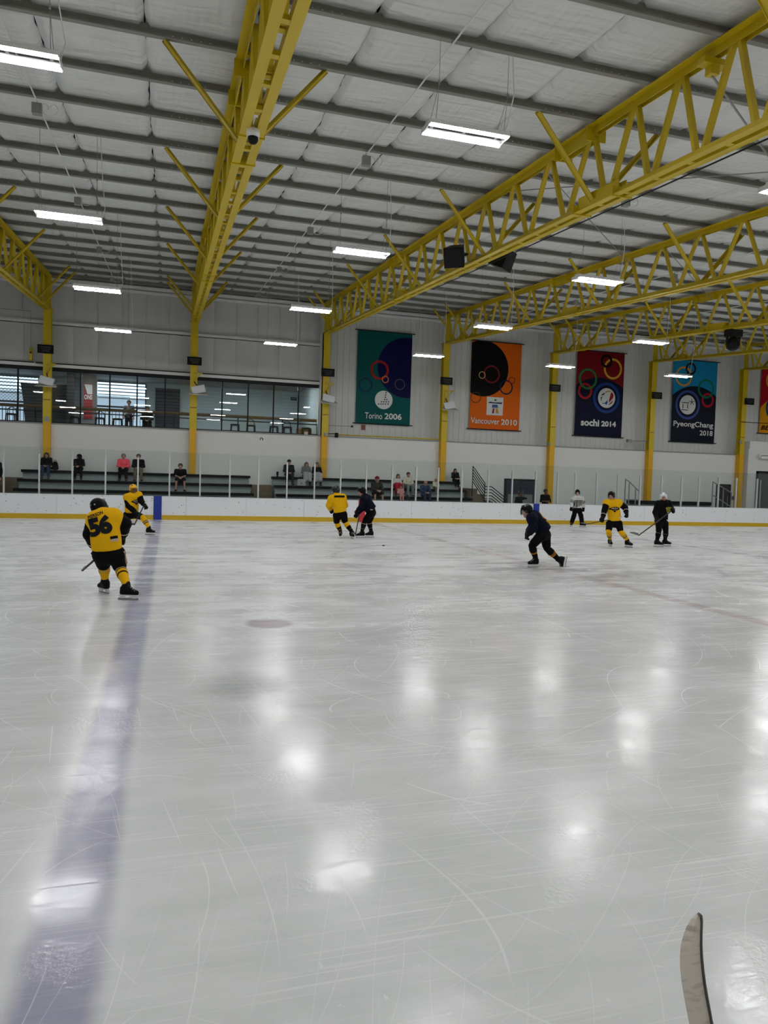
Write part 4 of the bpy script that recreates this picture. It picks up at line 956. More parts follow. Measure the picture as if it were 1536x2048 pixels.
banner((1320, 700, 10.24), ((290, 210), (1185, 225), (215, 1870), (1105, 1915)), M('sky', (22, 130, 176)), 'sky blue and slate banner reading PyeongChang 2018', art4)
def art5(disc, ring, shape, text):
    disc(760, 1020, 520, M('saffron', (214, 150, 18))); shape([(460, 760), (440, 945), (980, 960), (990, 760)], MATS['banner_saffron'], 'field')
    ring(620, 350, 118, 20, M('amberring', (220, 150, 60))); ring(640, 665, 150, 30, M('bluering', (40, 62, 110))); disc(640, 665, 70, TXT)
    text('BE', 462, 560, 903, 912, 50, .03, MATS['banner_black'], .25)
banner((1440, 700, 5.6875), ((478, 200), (985, 235), (445, 945), (960, 975)), M('scarlet', (172, 14, 28)), 'red and gold banner cut by the right edge, reading BE', art5)
# ================================================================== PEOPLE
SKIN = mat('skin', (186, 138, 116), .55); SKIN2 = mat('skin_brown', (128, 86, 64), .55); LIP = mat('lip', (132, 74, 66), .5); EYE = mat('eye', (24, 20, 18), .3)
def cl(name, c, r=.8): return mat('cloth_'+name, c, r, spec=.12, bump=.15, bscale=14)
U = lambda v: np.array(v, float)/max(1e-9, np.linalg.norm(v))
def lerp(a, b, t): return np.array(a)*(1-t)+np.array(b)*t
def head_prims(s, c, f, up, k=1.0):
    f = U(f); up = U(up-f*np.dot(up, f)); r = np.cross(f, up)
    s.ball(c+up*.03*k-f*.012*k, .098*k, 1.12, f); s.ball(c-up*.055*k+f*.022*k, .068*k); s.cap(c-up*.095*k+f*.055*k, c-up*.03*k+f*.06*k, .035*k, .04*k)
    s.cap(c+up*.012*k+f*.095*k, c-up*.022*k+f*.112*k, .010*k, .017*k)
    for q in (-1, 1): s.ball(c+r*q*.095*k-up*.01*k, .024*k, .5, r)
    return f, up, r
def face_parts(root, c, f, up, r, k=1.0):
    for q in (-1, 1):
        mb = MB(); p = c+f*.098*k+r*q*.034*k+up*.014*k; mb.lathe(tuple(p-np.array([0, 0, .010*k])), [(.004*k, 0), (.013*k, .008*k), (.013*k, .013*k), (.004*k, .021*k)], 8); part('eye', mb, EYE, root, smooth=True)
    mb = MB(); p = c+f*.098*k-up*.062*k; mb.bar(p-r*.024*k, p+r*.024*k, .016*k, .011*k); part('mouth', mb, LIP, root)
def hand_prims(s, w, d, n, side, k=1.0, curl=.5):
    # wrist w, direction of the fingers d, back-of-hand normal n, side vector towards the thumb
    d = U(d); n = U(n-d*np.dot(n, d)); sd = U(side-d*np.dot(side, d)-n*np.dot(side, n))
    s.cap(w, w+d*.07*k, .028*k, .036*k, .6, n)
    for i, (o, L) in enumerate(((.030, .070), (.010, .080), (-.010, .074), (-.029, .056))):
        a = w+d*.085*k+sd*o*k; b = a+(d-n*curl*.5)*L*.5*k; c = b+(d*(1-curl)-n*curl)*L*.55*k
        s.cap(a, b, .012*k, .011*k); s.cap(b, c, .011*k, .010*k)
    a = w+d*.025*k+sd*.032*k; b = a+(d*.6+sd*.8)*.04*k; s.cap(a, b, .014*k, .012*k); s.cap(b, b+(d-n*.4*curl)*.035*k, .012*k, .010*k)
def skeleton(s, J, k=1.0, arm=.042, leg=.07, tor=.115):
    s.cap(J['neck'], J['head'], .052*k); s.cap(J['neck'], J['chest'], .06*k, tor*k); s.cap(J['chest'], J['waist'], tor*k, tor*.92*k, .8, J['f']); s.cap(J['waist'], J['pelvis'], tor*.92*k, tor*k)
    s.cap(J['shL'], J['shR'], .06*k)
    for q in 'LR':
        s.cap(J['sh'+q], J['el'+q], arm*1.15*k, arm*.95*k); s.cap(J['el'+q], J['ha'+q], arm*.95*k, arm*.62*k)
        s.cap(J['hip'+q], J['kn'+q], leg*k, leg*.72*k); s.cap(J['kn'+q], J['an'+q], leg*.74*k, leg*.5*k); s.cap(J['an'+q], J['toe'+q], leg*.5*k, leg*.42*k)
    s.cap(J['hipL'], J['hipR'], tor*.9*k)
def hair_part(root, c, f, up, r, m, style, k=1.0):
    s = SDF(.02)
    s.ball(c+up*.042*k-f*.022*k, .108*k, 1.08, f)
    if style in ('long', 'pony'):
        if style == 'long':
            for q in (-1, 1): s.cap(c+r*q*.075*k-f*.03*k+up*.02*k, c+r*q*.095*k-f*.0*k-up*.24*k, .05*k, .042*k)
            s.cap(c-f*.06*k, c-f*.09*k-up*.24*k, .09*k, .08*k)
        else: s.cap(c-f*.09*k+up*.02*k, c-f*.15*k-up*.18*k, .04*k, .03*k)
    if style != 'hood':
        s.cap(c+f*.17*k-up*.035*k, c+f*.13*k-up*.25*k, .105*k, .1*k, cut=True); s.ball(c+f*.155*k-up*.0*k, .085*k, cut=True)
    else:
        s.ball(c+up*.02*k-f*.02*k, .135*k); s.cap(c-up*.05*k, c-up*.15*k-f*.03*k, .12*k, .13*k); s.ball(c+f*.15*k-up*.02*k, .088*k, cut=True)
    return soft('hood' if style == 'hood' else 'hair', s, m, root, .014)
def cap_part(root, c, f, up, r, m, k=1.0):
    s = SDF(.02); s.ball(c+up*.05*k-f*.015*k, .112*k, 1.05, f); s.clip(c+up*.045*k, -up); s.cap(c+up*.055*k+f*.09*k, c+up*.045*k+f*.17*k, .055*k, .04*k, .18, up)
    return soft('cap', s, m, root, .013)

def dress(root, J, o, k, hres=.016):
    """body, clothes, hair of an ordinary person from joints J"""
    skin = o.get('skin', SKIN)
    b = SDF(.025); skeleton(b, J, k); f, up, r = head_prims(b, J['head'], J['hf'], A3(0, 0, 1), k*1.02)
    for q in 'LR':
        dd = U(J['ha'+q]-J['el'+q]); inn = (J['chest']-J['ha'+q])*[1, 0, 0]; hand_prims(b, J['ha'+q], dd*.6+U(J['f'])*.5+A3(0, 0, -.2), A3(0, 0, 1), inn+U(J['f'])*.2, k, .5)
    body = soft('body', b, skin, root, hres-.002); face_parts(root, J['head'], f, up, r, k*1.02)
    t = SDF(.035); t.cap(J['shL'], J['shR'], .088*k); t.cap(J['chest'], J['waist'], .165*k, .165*k, .78, J['f']); t.cap(J['waist'], J['pelvis']+A3(0, 0, .03), .165*k, .17*k, .85, J['f']); t.cap(J['neck']-A3(0, 0, .03), J['chest'], .075*k, .15*k)
    top = o['top']; ls = o.get('long', True)
    for q in 'LR':
        t.cap(J['sh'+q], J['el'+q], .078*k, .066*k)
        if ls: t.cap(J['el'+q], lerp(J['el'+q], J['ha'+q], .93), .066*k, .05*k)
        else: t.clip(J['el'+q]+0, U(J['el'+q]-J['sh'+q])) if False else None
    jk = soft('jacket' if ls else 'shirt', t, top, root, hres)
    tr = SDF(.03); tr.cap(J['hipL'], J['hipR'], .135*k, .135*k, .9, J['f'])
    for q in 'LR':
        tr.cap(J['hip'+q], J['kn'+q], .105*k, .083*k)
        if not o.get('shorts'): tr.cap(J['kn'+q], lerp(J['kn'+q], J['an'+q], .95), .082*k, .062*k)
    soft('shorts' if o.get('shorts') else 'trousers', tr, o['legs'], root, hres)
    for q in 'LR':
        s = SDF(.02); fd = U((J['toe'+q]-J['an'+q])*[1, 1, 0]); a = J['an'+q]; zs = J['an'+q][2]-.075*k
        s.cap(a-A3(0, 0, .02), A3(a[0], a[1], zs+.045*k)-fd*.03, .052*k, .05*k); s.cap(A3(a[0], a[1], zs+.045*k)-fd*.04, A3(a[0], a[1], zs+.04*k)+fd*.15*k, .05*k, .042*k); s.clip(A3(a[0], a[1], zs), A3(0, 0, -1))
        soft('shoe', s, o.get('shoe', BLACK), root, .014)
    if o.get('hair'): hair_part(root, J['head'], f, up, r, o['hair'], o.get('style', 'short'), k*1.02)
    if o.get('cap'): cap_part(root, J['head'], f, up, r, o['cap'], k*1.02)
    return jk
def seated(u, tier, ztop, label, lean=.0, turn=0.0, spread=1.0, arms='lap', lap=None, seat=None, **o):
    zt = TZ[tier] if seat is None else seat[1]; y0 = (TY[tier] if seat is None else seat[0])+.12; x = at(u, 930, y0)[0]
    k = min(1.02, max(.55, (ztop-zt)/.885)); root = thing('person', label, 'person', (x, y0, zt), o.get('group'))
    O = A3(x, y0, zt); P = lambda a, b, c: O+A3(a*k, b*k, c*k)
    drop = .37 if k > .8 else .37
    J = dict(f=A3(math.sin(turn), -math.cos(turn), 0), hf=U(A3(math.sin(turn+o.get('look', 0)), -math.cos(turn+o.get('look', 0)), -.12)))
    J.update(pelvis=P(0, .06, .12), waist=P(0, .09, .27), chest=P(lean*.5, .06, .44), neck=P(lean, .02, .60), head=P(lean*1.2, -.02, .742))
    for q, sg in (('L', -1), ('R', 1)):
        J['sh'+q] = P(lean*.8+sg*.185, .04, .545); J['hip'+q] = P(sg*.09, .04, .12)
        J['kn'+q] = P(sg*.13*spread, -.36, .15) if k > .75 else P(sg*.10, -.30, .10)
        kn = J['kn'+q]; fl = zt-drop+.075*k
        J['an'+q] = A3(kn[0]+sg*.02, kn[1]-.03, fl) if k > .75 else A3(kn[0], kn[1]-.03, max(fl, kn[2]-.4*k))
        J['toe'+q] = J['an'+q]+A3(sg*.03, -.16*k, -.03*k)
        J['el'+q] = P(lean*.6+sg*.245, -.03, .30)
        J['ha'+q] = P(sg*.085, -.20, .235)
        if arms == 'knees': J['el'+q] = P(sg*.25, -.10, .32); J['ha'+q] = P(sg*.05, -.33, .26)
        if arms == 'up' and q == 'L': J['el'+q] = P(-.30, -.12, .52); J['ha'+q] = P(-.12, -.14, .72)
    dress(root, J, o, k)
    if lap is not None:
        s = SDF(.06)
        for q in 'LR': s.cap(J['hip'+q]+A3(0, -.05, .08), J['kn'+q]+A3(0, -.02, .03), .13*k, .11*k); s.cap(J['kn'+q]+A3(0, -.04, 0), J['kn'+q]+A3(0, -.07, -.28*k), .11*k, .12*k)
        s.cap(J['knL'], J['knR'], .11*k); soft('blanket', s, lap, root, .018)
    return root
BK = cl('black', (10, 10, 12)); CHAR = cl('charcoal', (22, 24, 28)); JEAN = cl('jeans', (52, 68, 92)); DJ = cl('dark_jeans', (34, 40, 54)); PINK = cl('neon_pink', (255, 92, 108)); GRY = cl('grey', (112, 112, 112)); LG = cl('pale_grey', (170, 170, 168))
KHK = cl('khaki', (120, 108, 90)); RED = cl('red', (170, 24, 44)); WHT = cl('white', (205, 205, 200)); CRM = cl('cream', (208, 202, 184)); PLD = cl('plaid', (46, 62, 92)); ROSE = cl('rose', (206, 150, 150)); CAMO = cl('camo', (54, 50, 44)); TEAL = cl('sage', (120, 136, 130))
HB_ = mat('hair_dark', (30, 22, 18), .6); HBR = mat('hair_brown', (82, 58, 40), .6); HBL = mat('hair_blond', (168, 136, 92), .6); HGR = mat('hair_grey', (120, 112, 104), .6)
seated(93, 2, 2.58, 'long-haired person in black jacket and blue jeans before the leftmost column', top=BK, legs=JEAN, hair=HB_, style='long')
seated(158, 2, 2.56, 'person in black hooded jacket looking down on the top tier', top=BK, legs=BK, hair=BK, style='hood', turn=-.7, look=-.2, arms='knees')
seated(247, 2, 2.65, 'person in neon pink jacket on the top tier', top=PINK, legs=BK, hair=HGR, shoe=BLACK)
seated(277, 2, 2.66, 'person in black jacket and khaki trousers beside the neon pink jacket', top=BK, legs=KHK, hair=HBR)
seated(361, 1, 2.30, 'person in black polo and shorts on the middle tier left of second column', top=BK, legs=CHAR, shorts=True, hair=HBR, long=False, arms='knees', spread=1.3)
seated(578, 2, 2.64, 'person in dark jacket, jeans and cap left of the third column', top=CHAR, legs=DJ, cap=CHAR)
seated(613, 2, 2.56, 'person in grey jacket under a pale blanket', top=GRY, legs=BK, hair=HBR, style='long', lap=LG)
seated(634, 2, 2.57, 'person in black top under a pale blanket at the third column', top=BK, legs=BK, hair=HBR, style='long', lap=LG)
seated(755, 0, 1.99, 'person in dark camouflage shirt and red cap on the lowest tier', top=CAMO, legs=CHAR, shorts=True, cap=cl('cap_red', (120, 40, 40)), arms='knees', spread=1.3)
seated(795, 1, 2.14, 'long-haired person in white top with red skirt', top=WHT, legs=RED, hair=HBR, style='long', lap=RED, lean=.05)
seated(818, 1, 2.24, 'dark-haired person with ponytail in cream jacket', top=CRM, legs=TEAL, hair=HB_, style='pony', lean=-.02)
seated(803, 0, 1.62, 'small child in rose pink dress sitting below the cream jacket', top=ROSE, legs=ROSE, hair=HBR)
seated(852, 0, 1.87, 'bald person in blue plaid shirt left of the fourth column', top=PLD, legs=JEAN, arms='knees')
seated(873, 1, 1.98, 'fair-haired child in beige top in front of the fourth column', top=CRM, legs=KHK, hair=HBL, style='long')
seated(912, 2, 2.50, 'long-haired person in black right of the fourth column', top=BK, legs=BK, hair=HB_, style='long', lean=-.04)
def standing(x, y, z, h, label, f=(0, -1, 0), arms='down', **o):
    k = h/1.78; f = U(f); r = np.cross(f, A3(0, 0, 1)); O = A3(x, y, z); P = lambda a, b, c: O+(r*a+f*b+A3(0, 0, c))*k
    root = thing('person', label, 'person', (x, y, z)); J = dict(f=f, hf=U(f+A3(0, 0, -.08)))
    J.update(pelvis=P(0, 0, .95), waist=P(0, .01, 1.08), chest=P(0, 0, 1.28), neck=P(0, .01, 1.47), head=P(0, .035, 1.635))
    for q, sg in (('L', -1), ('R', 1)):
        J['sh'+q] = P(sg*.19, 0, 1.41); J['hip'+q] = P(sg*.09, 0, .93); J['kn'+q] = P(sg*.11, .03, .5); J['an'+q] = P(sg*.12, 0, .075); J['toe'+q] = P(sg*.14, .16, .045)
        J['el'+q] = P(sg*.25, -.03, 1.14); J['ha'+q] = P(sg*.25, .10, .90)
        if arms == 'folded': J['el'+q] = P(sg*.27, .05, 1.14); J['ha'+q] = P(sg*-.02, .22, 1.15)
        if arms == 'raise' and q == 'L': J['el'+q] = P(-.36, .10, 1.42); J['ha'+q] = P(-.12, .12, 1.66)
    dress(root, J, o, k); return root
p = at(1091, 978, 31.3); standing(p[0], 31.3, 0, 1.63, 'person in black T-shirt with folded arms behind the boards at the fifth column', arms='folded', top=BK, legs=BK, long=False, hair=HB_, skin=SKIN2)
p = at(1040, 985, 31.5); standing(p[0], 31.5, 0, 1.45, 'person in dark shirt raising an arm in front of the double door', arms='raise', top=CHAR, legs=BK, long=False, hair=HB_, skin=SKIN2)
p = at(-4, 905, 32.4); standing(p[0]-.12, 32.3, .6, 1.80, 'person in dark coat standing on the far left stairs at the picture edge', top=BK, legs=BK, hair=HB_)
p = at(258, 803, 36.4); standing(p[0], 36.4, RF, 1.60, 'lobby visitor in pale shirt standing at the windows', top=GRY, legs=DJ, long=False, hair=HB_)
p = at(293, 830, 36.0); seated(293, 0, RF+1.30, 'lobby visitor in black seated behind the windows', seat=(35.7, RF+.45), top=BK, legs=BK, hair=HB_)
mb = MB(); x = at(293, 930, 35.82)[0]; st_ = thing('chair', 'dark chair under the seated lobby visitor', 'chair', (x, 35.9, RF))
mb = MB(); mb.box(x-.22, x+.22, 35.68, 36.12, RF+.38, RF+.44); part('seat', mb, BLACK, st_)
for sx in (-.2, .2):
    for sy in (35.7, 36.1): mb = MB(); mb.bar((x+sx, sy, RF), (x+sx, sy, RF+.38), .035, .035); part('leg', mb, BLKM, st_)
# belongings on the planks
p = at(110, 937, 33.55); s = SDF(.03); s.cap((p[0], 33.6, 1.98), (p[0], 33.6, 2.12), .13, .10); s.cap((p[0]-.08, 33.5, 1.93), (p[0]+.08, 33.5, 1.93), .07); s.clip((0, 0, 1.85), (0, 0, -1))
t = thing('backpack', 'black backpack on the top plank beside the jeans', 'backpack', (p[0], 33.6, 1.85)); soft('body', s, BK, t, .018); mb = MB(); mb.tube([(p[0]-.05, 33.6, 2.2), (p[0]-.03, 33.6, 2.27), (p[0]+.03, 33.6, 2.27), (p[0]+.05, 33.6, 2.2)], .012, 6); part('strap', mb, BK, t)
p = at(602, 966, 33.0); t = thing('tote_bag', 'pale tote bag at the feet under the grey jacket', 'bag', (p[0], 32.9, 1.47)); mb = MB(); mb.prism([(p[0]-.2, 32.85, 1.47), (p[0]+.2, 32.85, 1.47), (p[0]+.17, 32.88, 1.77), (p[0]-.17, 32.88, 1.77)], (0, .14, 0)); part('body', mb, LG, t)
mb = MB(); mb.tube([(p[0]-.08, 32.87, 1.76), (p[0]-.05, 32.87, 1.87), (p[0]+.05, 32.87, 1.87), (p[0]+.08, 32.87, 1.76)], .012, 6); part('handle', mb, BK, t)
mb = MB(); mb.poly([(p[0]-.07, 32.842, 1.66), (p[0], 32.842, 1.58), (p[0]+.07, 32.842, 1.66), (p[0]+.03, 32.842, 1.6), (p[0], 32.842, 1.52), (p[0]-.03, 32.842, 1.6)]); part('print', mb, BK, t)
p = at(555, 945, 33.5); t = thing('tumbler', 'black tumbler on the top plank left of the capped spectator', 'cup', (p[0], 33.5, 1.85)); mb = MB(); mb.lathe((p[0], 33.5, 1.85), [(.04, 0), (.055, .18), (.055, .2)], 12); part('cup', mb, BLACK, t); mb = MB(); mb.lathe((p[0], 33.5, 2.05), [(.058, 0), (.05, .03)], 12); part('lid', mb, BLKM, t)
# ================================================================== PLAYERS
GOLD = cl('gold', (232, 176, 12)); NAVY = cl('navy', (10, 13, 32)); PBLK = cl('pants_black', (7, 7, 9)); STW = cl('stripe_white', (196, 176, 160)); ORG = cl('orange', (214, 132, 40))
GLV = mat('glove_black', (7, 7, 8), .6, spec=.15); HBLK = mat('helmet_black', (5, 5, 6), .45, spec=.12); HYEL = mat('helmet_yellow', (236, 178, 24), .3); HWHT = mat('helmet_white', (228, 229, 230), .3); HNVY = mat('helmet_navy', (18, 20, 34), .3)
STEEL = mat('blade_steel', (176, 178, 182), .25, metal=.8); HOLD = mat('holder_white', (222, 222, 220), .4); SHAFT = mat('stick_shaft', (30, 30, 32), .4); TAPE = mat('stick_blade', (96, 98, 100), .6); TAPEW = mat('tape_white', (206, 204, 198), .7)
VIS = glass_mat('visor', (.93, .95, .96, 1), haze=.04, refl=1.0)
def skate(root, A, t, n, res=.014):
    """boot with holder and blade: ankle A, toe direction t, leg direction n"""
    t = U(t); n = U(n-t*np.dot(n, t)); sole = A-n*.115
    s = SDF(.025); s.cap(A+n*.045, A-n*.02, .056, .058); s.cap(A-n*.03-t*.035, sole+n*.035-t*.05, .06, .042); s.cap(sole+n*.04-t*.04, sole+n*.032+t*.155, .046, .04); s.cap(A-n*.02+t*.02, sole+n*.05+t*.1, .05, .04); s.cap(A+n*.05-t*.04, A+n*.105-t*.045, .018, .013); s.clip(sole, -n)
    b = soft('skate', s, GLV, root, res)
    r = np.cross(t, n)
    o1 = [sole-t*.10, sole+t*.19, sole+t*.16-n*.05, sole+t*.10-n*.05, sole+t*.06-n*.02, sole-t*.0-n*.02, sole-t*.03-n*.05, sole-t*.09-n*.05]
    mb = MB(); mb.prism([p-r*.012 for p in o1], r*.024); part('holder', mb, HOLD, b)
    o2 = [sole-t*.11-n*.045, sole+t*.18-n*.045, sole+t*.20-n*.06, sole+t*.18-n*.08, sole-t*.10-n*.08, sole-t*.12-n*.065]
    mb = MB(); mb.prism([p-r*.003 for p in o2], r*.006); part('blade', mb, STEEL, b)
    mb = MB()
    for k in range(4): p = A+t*(.045+.03*k)-n*(.0+.024*k)+n*.02; mb.bar(p-r*.035, p+r*.035, .012, .01)
    part('laces', mb, STW, b)
def glove(root, w, d, n, side, cuff, m=GLV):
    d = U(d); n = U(n-d*np.dot(n, d)); sd = np.cross(d, n)*side
    s = SDF(.02); s.cap(w-d*.12, w-d*.01, .068, .062); s.cap(w, w+d*.05, .056, .058, .75, n)
    for o in (.042, .014, -.014, -.042):
        a = w+d*.085+sd*o; b = a+d*.035-n*.025; c = b-n*.045-d*.01; s.cap(a, b, .021, .02); s.cap(b, c, .02, .018)
    a = w+d*.03+sd*.055-n*.02; s.cap(a, a+d*.045+sd*.01-n*.03, .022, .018)
    g = soft('glove', s, m, root, .013)
    if cuff is not None:
        mb = MB(); mb.tube([w-d*.13, w-d*.105], .071, 12); part('cuff', mb, cuff, g, smooth=True)
    return g
def helmet(root, c, f, up, m, visor=None):
    f = U(f); up = U(up-f*np.dot(up, f)); r = np.cross(f, up)
    s = SDF(.02); s.cap(c+up*.036-f*.03, c+up*.038+f*.02, .118, .112, .92, r); s.cap(c-up*.02-f*.05, c+up*.035-f*.05, .09, .095)
    for q in (-1, 1): s.ball(c+r*q*.092-up*.02-f*.01, .045, .5, r)
    s.cap(c+f*.16-up*.05, c+f*.145-up*.16, .105, .12, cut=True); s.ball(c+f*.15-up*.01, .075, cut=True); s.clip(c-up*.085, -up)
    h = soft('helmet', s, m, root, .013)
    mb = MB()
    for q in (-1, 1):
        for k in range(3): p = c+up*(.128-.012*k*k)+f*(.05-.06*k)+r*q*.06; mb.bar(p-f*.02, p+f*.02, .014, .03)
    for q in (-.5, .5): p = c-f*.145+up*.03+r*q*.07; mb.bar(p-up*.012, p+up*.012, .02, .01)
    part('vent', mb, HBLK if m in (HWHT, HYEL) else mat('vent_pale', (150, 152, 154), .4), h)
    for q in (-1, 1):
        mb = MB(); mb.tube([c+r*q*.10-up*.05+f*.02, c+r*q*.075-up*.12+f*.05, c-up*.14+f*.07], .006, 5); part('chin_strap', mb, BLACK, h)
    if visor == 'clear':
        mb = MB(); n = 12; rows = []
        for z in (.035, -.075):
            for k in range(n+1):
                a = -1.25+2.5*k/n; mb.v.append(tuple(c+up*z+f*.155*math.cos(a)+r*.125*math.sin(a)))
        for k in range(n): mb.f.append((k, k+1, n+1+k+1, n+1+k))
        part('visor', mb, VIS, h, smooth=True)
    if visor == 'cage':
        mb = MB()
        for z in (.03, -.0, -.03, -.06, -.09, -.12): mb.tube([c+up*z+f*(.15-(.03 if z < -.1 else 0))*math.cos(a)+r*.115*math.sin(a) for a in np.linspace(-1.2, 1.2, 9)], .0045, 5)
        for a in np.linspace(-.9, .9, 7): mb.tube([c+up*z+f*.15*math.cos(a)+r*.115*math.sin(a) for z in (.035, -.05, -.12)], .0045, 5)
        part('cage', mb, BLKM, h)
    return h
def ring_band(root, a, b, t0, t1, r0, r1, m, name='sock_stripe'):
    p0, p1 = lerp(a, b, t0), lerp(a, b, t1); mb = MB(); mb.tube([p0, p1], [r0, r1], 16); part(name, mb, m, root, smooth=True)
def decal(mesh_obj, shape_v, shape_f, c, right, up, nrm, m, name, off=.006):
    """lays a flat print on a garment: casts every corner along -nrm onto the mesh"""
    me = mesh_obj.data; org = Vector((0, 0, 0)); r = mesh_obj
    while r is not None: org += r.location; r = r.parent
    bv = BVHTree.FromPolygons([v.co+org for v in me.vertices], [p.vertices for p in me.polygons])
    nrm = Vector(U(nrm)); right = Vector(right); up = Vector(up); V = []
    for x, y in shape_v:
        o = Vector(c)+right*float(x)+up*float(y)+nrm*.6; h = bv.ray_cast(o, -nrm)
        V.append((h[0]+nrm*off) if h[0] is not None else Vector(c)+right*float(x)+up*float(y))
    mb = MB(); mb.v = [tuple(q) for q in V]; mb.f = [tuple(q) for q in shape_f]; part(name, mb, m, mesh_obj)
def grid_shape(poly_v, poly_f, cell=.03):
    """cuts the faces finer so a print follows the cloth"""
    import bmesh
    bm = bmesh.new(); vs = [bm.verts.new((p[0], p[1], 0)) for p in poly_v]
    for q in poly_f:
        try: bm.faces.new([vs[i] for i in q])
        except ValueError: pass
    bmesh.ops.triangulate(bm, faces=bm.faces[:])
    for _ in range(2):
        lo = [e for e in bm.edges if e.calc_length() > cell]
        if lo: bmesh.ops.subdivide_edges(bm, edges=lo, cuts=1); bmesh.ops.triangulate(bm, faces=bm.faces[:])
    bm.verts.index_update(); v = [(q.co.x, q.co.y) for q in bm.verts]; f = [tuple(x.index for x in q.verts) for q in bm.faces]; bm.free(); return v, f
def text2(s, wd, ht, bold=.03, sp=1.0):
    v, f = text_shape(s, bold, sp); x0, x1 = v[:, 0].min(), v[:, 0].max(); y0, y1 = v[:, 1].min(), v[:, 1].max()
    return grid_shape([((a[0]-(x0+x1)/2)/(x1-x0)*wd, (a[1]-(y0+y1)/2)/(y1-y0)*ht) for a in v], f)
def rect2(w_, h_): return grid_shape([(-w_/2, -h_/2), (w_/2, -h_/2), (w_/2, h_/2), (-w_/2, h_/2)], [(0, 1, 2, 3)])

def player(label, crop, pts, f, hf, feet, col, bulk=1.0, res=.018):
    """pts: joints seen in the photo as (x, y, depth offset) in a crop; feet: (x, y, toe direction) of each blade on the ice"""
    x0, y0, sc = crop; px = lambda q: (x0+q[0]/sc, y0+q[1]/sc)
    con = {}
    for q in 'LR':
        if 'foot'+q in feet: con[q] = atz(*px(feet['foot'+q]), 0.0)
    Y = feet.get('Y', np.mean([c[1] for c in con.values()]))
    J = {k: at(*px(v), Y+v[2]) for k, v in pts.items()}
    J['f'] = U(f); J['hf'] = U(hf)
    xm = np.mean([c[0] for c in con.values()]); root = thing('person', label, 'person', (xm, Y, 0)); k = bulk
    N_ = {}; Tt = {}
    for q in 'LR':
        d = feet['dir'+q]; Tt[q] = U(A3(d[0], d[1], d[2] if len(d) > 2 else 0))
        if q in con:
            n = A3(0, 0, 1); J['an'+q] = con[q]+A3(0, 0, .195); N_[q] = U(n+U(J['kn'+q]-J['an'+q])*.25)
        else: N_[q] = U(feet['up'+q]); J['an'+q] = J['an'+q]
        J['toe'+q] = J['an'+q]-N_[q]*.09+Tt[q]*.13
    # body
    b = SDF(.025); skeleton(b, J, 1.0, arm=.038, leg=.055, tor=.10); F_, up, r = head_prims(b, J['head'], hf, A3(0, 0, 1)+U(J['head']-J['neck'])*.6, 1.02)
    soft('body', b, col.get('skin', SKIN), root, .016); face_parts(root, J['head'], F_, up, r, 1.02)
    # jersey
    t = SDF(.05); mid = lerp(J['shL'], J['shR'], .5); hem = J['hem']
    t.cap(lerp(J['shL'], J['shR'], .04), lerp(J['shR'], J['shL'], .04), .125*k); t.cap(mid-(mid-J['waist'])*.15, J['waist'], .215*k, .215*k, .80, J['f']); t.cap(J['waist'], hem, .215*k, .225*k, .85, J['f'])
    t.cap(J['neck'], mid, .085, .14)
    sl = col.get('sleeve'); cut = .30 if sl else .96
    for q in 'LR':
        t.cap(J['sh'+q], lerp(J['sh'+q], J['el'+q], min(1, cut*1.0)), .125*k, (.11 if sl else .095)*k)
        if not sl: t.cap(J['el'+q], lerp(J['el'+q], J['ha'+q], .75), .092*k, .085*k)
    t.clip(hem, U(hem-J['waist'])+A3(0, 0, -.0)); jer = soft('jersey', t, col['jersey'], root, res)
    if sl:
        for q in 'LR':
            s = SDF(.03); a = lerp(J['sh'+q], J['el'+q], .30); s.cap(a, J['el'+q], .116*k, .098*k); s.cap(J['el'+q], lerp(J['el'+q], J['ha'+q], .72), .096*k, .086*k)
            so = soft('sleeve', s, sl, root, res)
            if col.get('cuff'): ring_band(so, J['el'+q], J['ha'+q], .55, .62, .094*k, .092*k, col['cuff'], 'sleeve_stripe')
    # pants
    p = SDF(.05); p.cap(lerp(J['hipL'], J['hipR'], .12), lerp(J['hipR'], J['hipL'], .12), .138*k, .138*k, .95, J['f']); p.cap(hem+U(J['waist']-hem)*.06, lerp(J['hipL'], J['hipR'], .5), .165*k, .15*k)
    for q in 'LR': p.cap(lerp(J['hip'+q], J['kn'+q], .06), lerp(J['hip'+q], J['kn'+q], .80), .128*k, .108*k); p.clip(J['kn'+q]+U(J['kn'+q]-J['hip'+q])*.055, U(J['kn'+q]-J['hip'+q])) if False else None
    pa = soft('pants', p, col['pants'], root, res)
    # socks
    for q in 'LR':
        s = SDF(.03); an = J['an'+q]+N_[q]*.05; s.cap(J['kn'+q], lerp(J['kn'+q], an, .35), .080, .082); s.cap(lerp(J['kn'+q], an, .35), an, .082, .056); so = soft('sock', s, col['sock'], root, .016)
        for t0, t1, mm in col.get('bands', ()):
            rr = lambda t: (.082 if t < .35 else .082-(t-.35)/.65*.026)+.006
            ring_band(so, J['kn'+q], an, t0, t1, rr(t0), rr(t1), mm)
        skate(root, J['an'+q], Tt[q], N_[q])
    # gloves
    for q, sg in (('L', 1), ('R', -1)):
        d = J['ha'+q]-J['el'+q]; glove(root, J['ha'+q], d, np.cross(d, A3(0, 0, 1))*sg+J['f']*.8, sg, col.get('gcuff'))
    helmet(root, J['head'], hf, A3(0, 0, 1)+U(J['head']-J['neck'])*.6, col['helmet'], col.get('visor'))
    return root, J, jer, pa
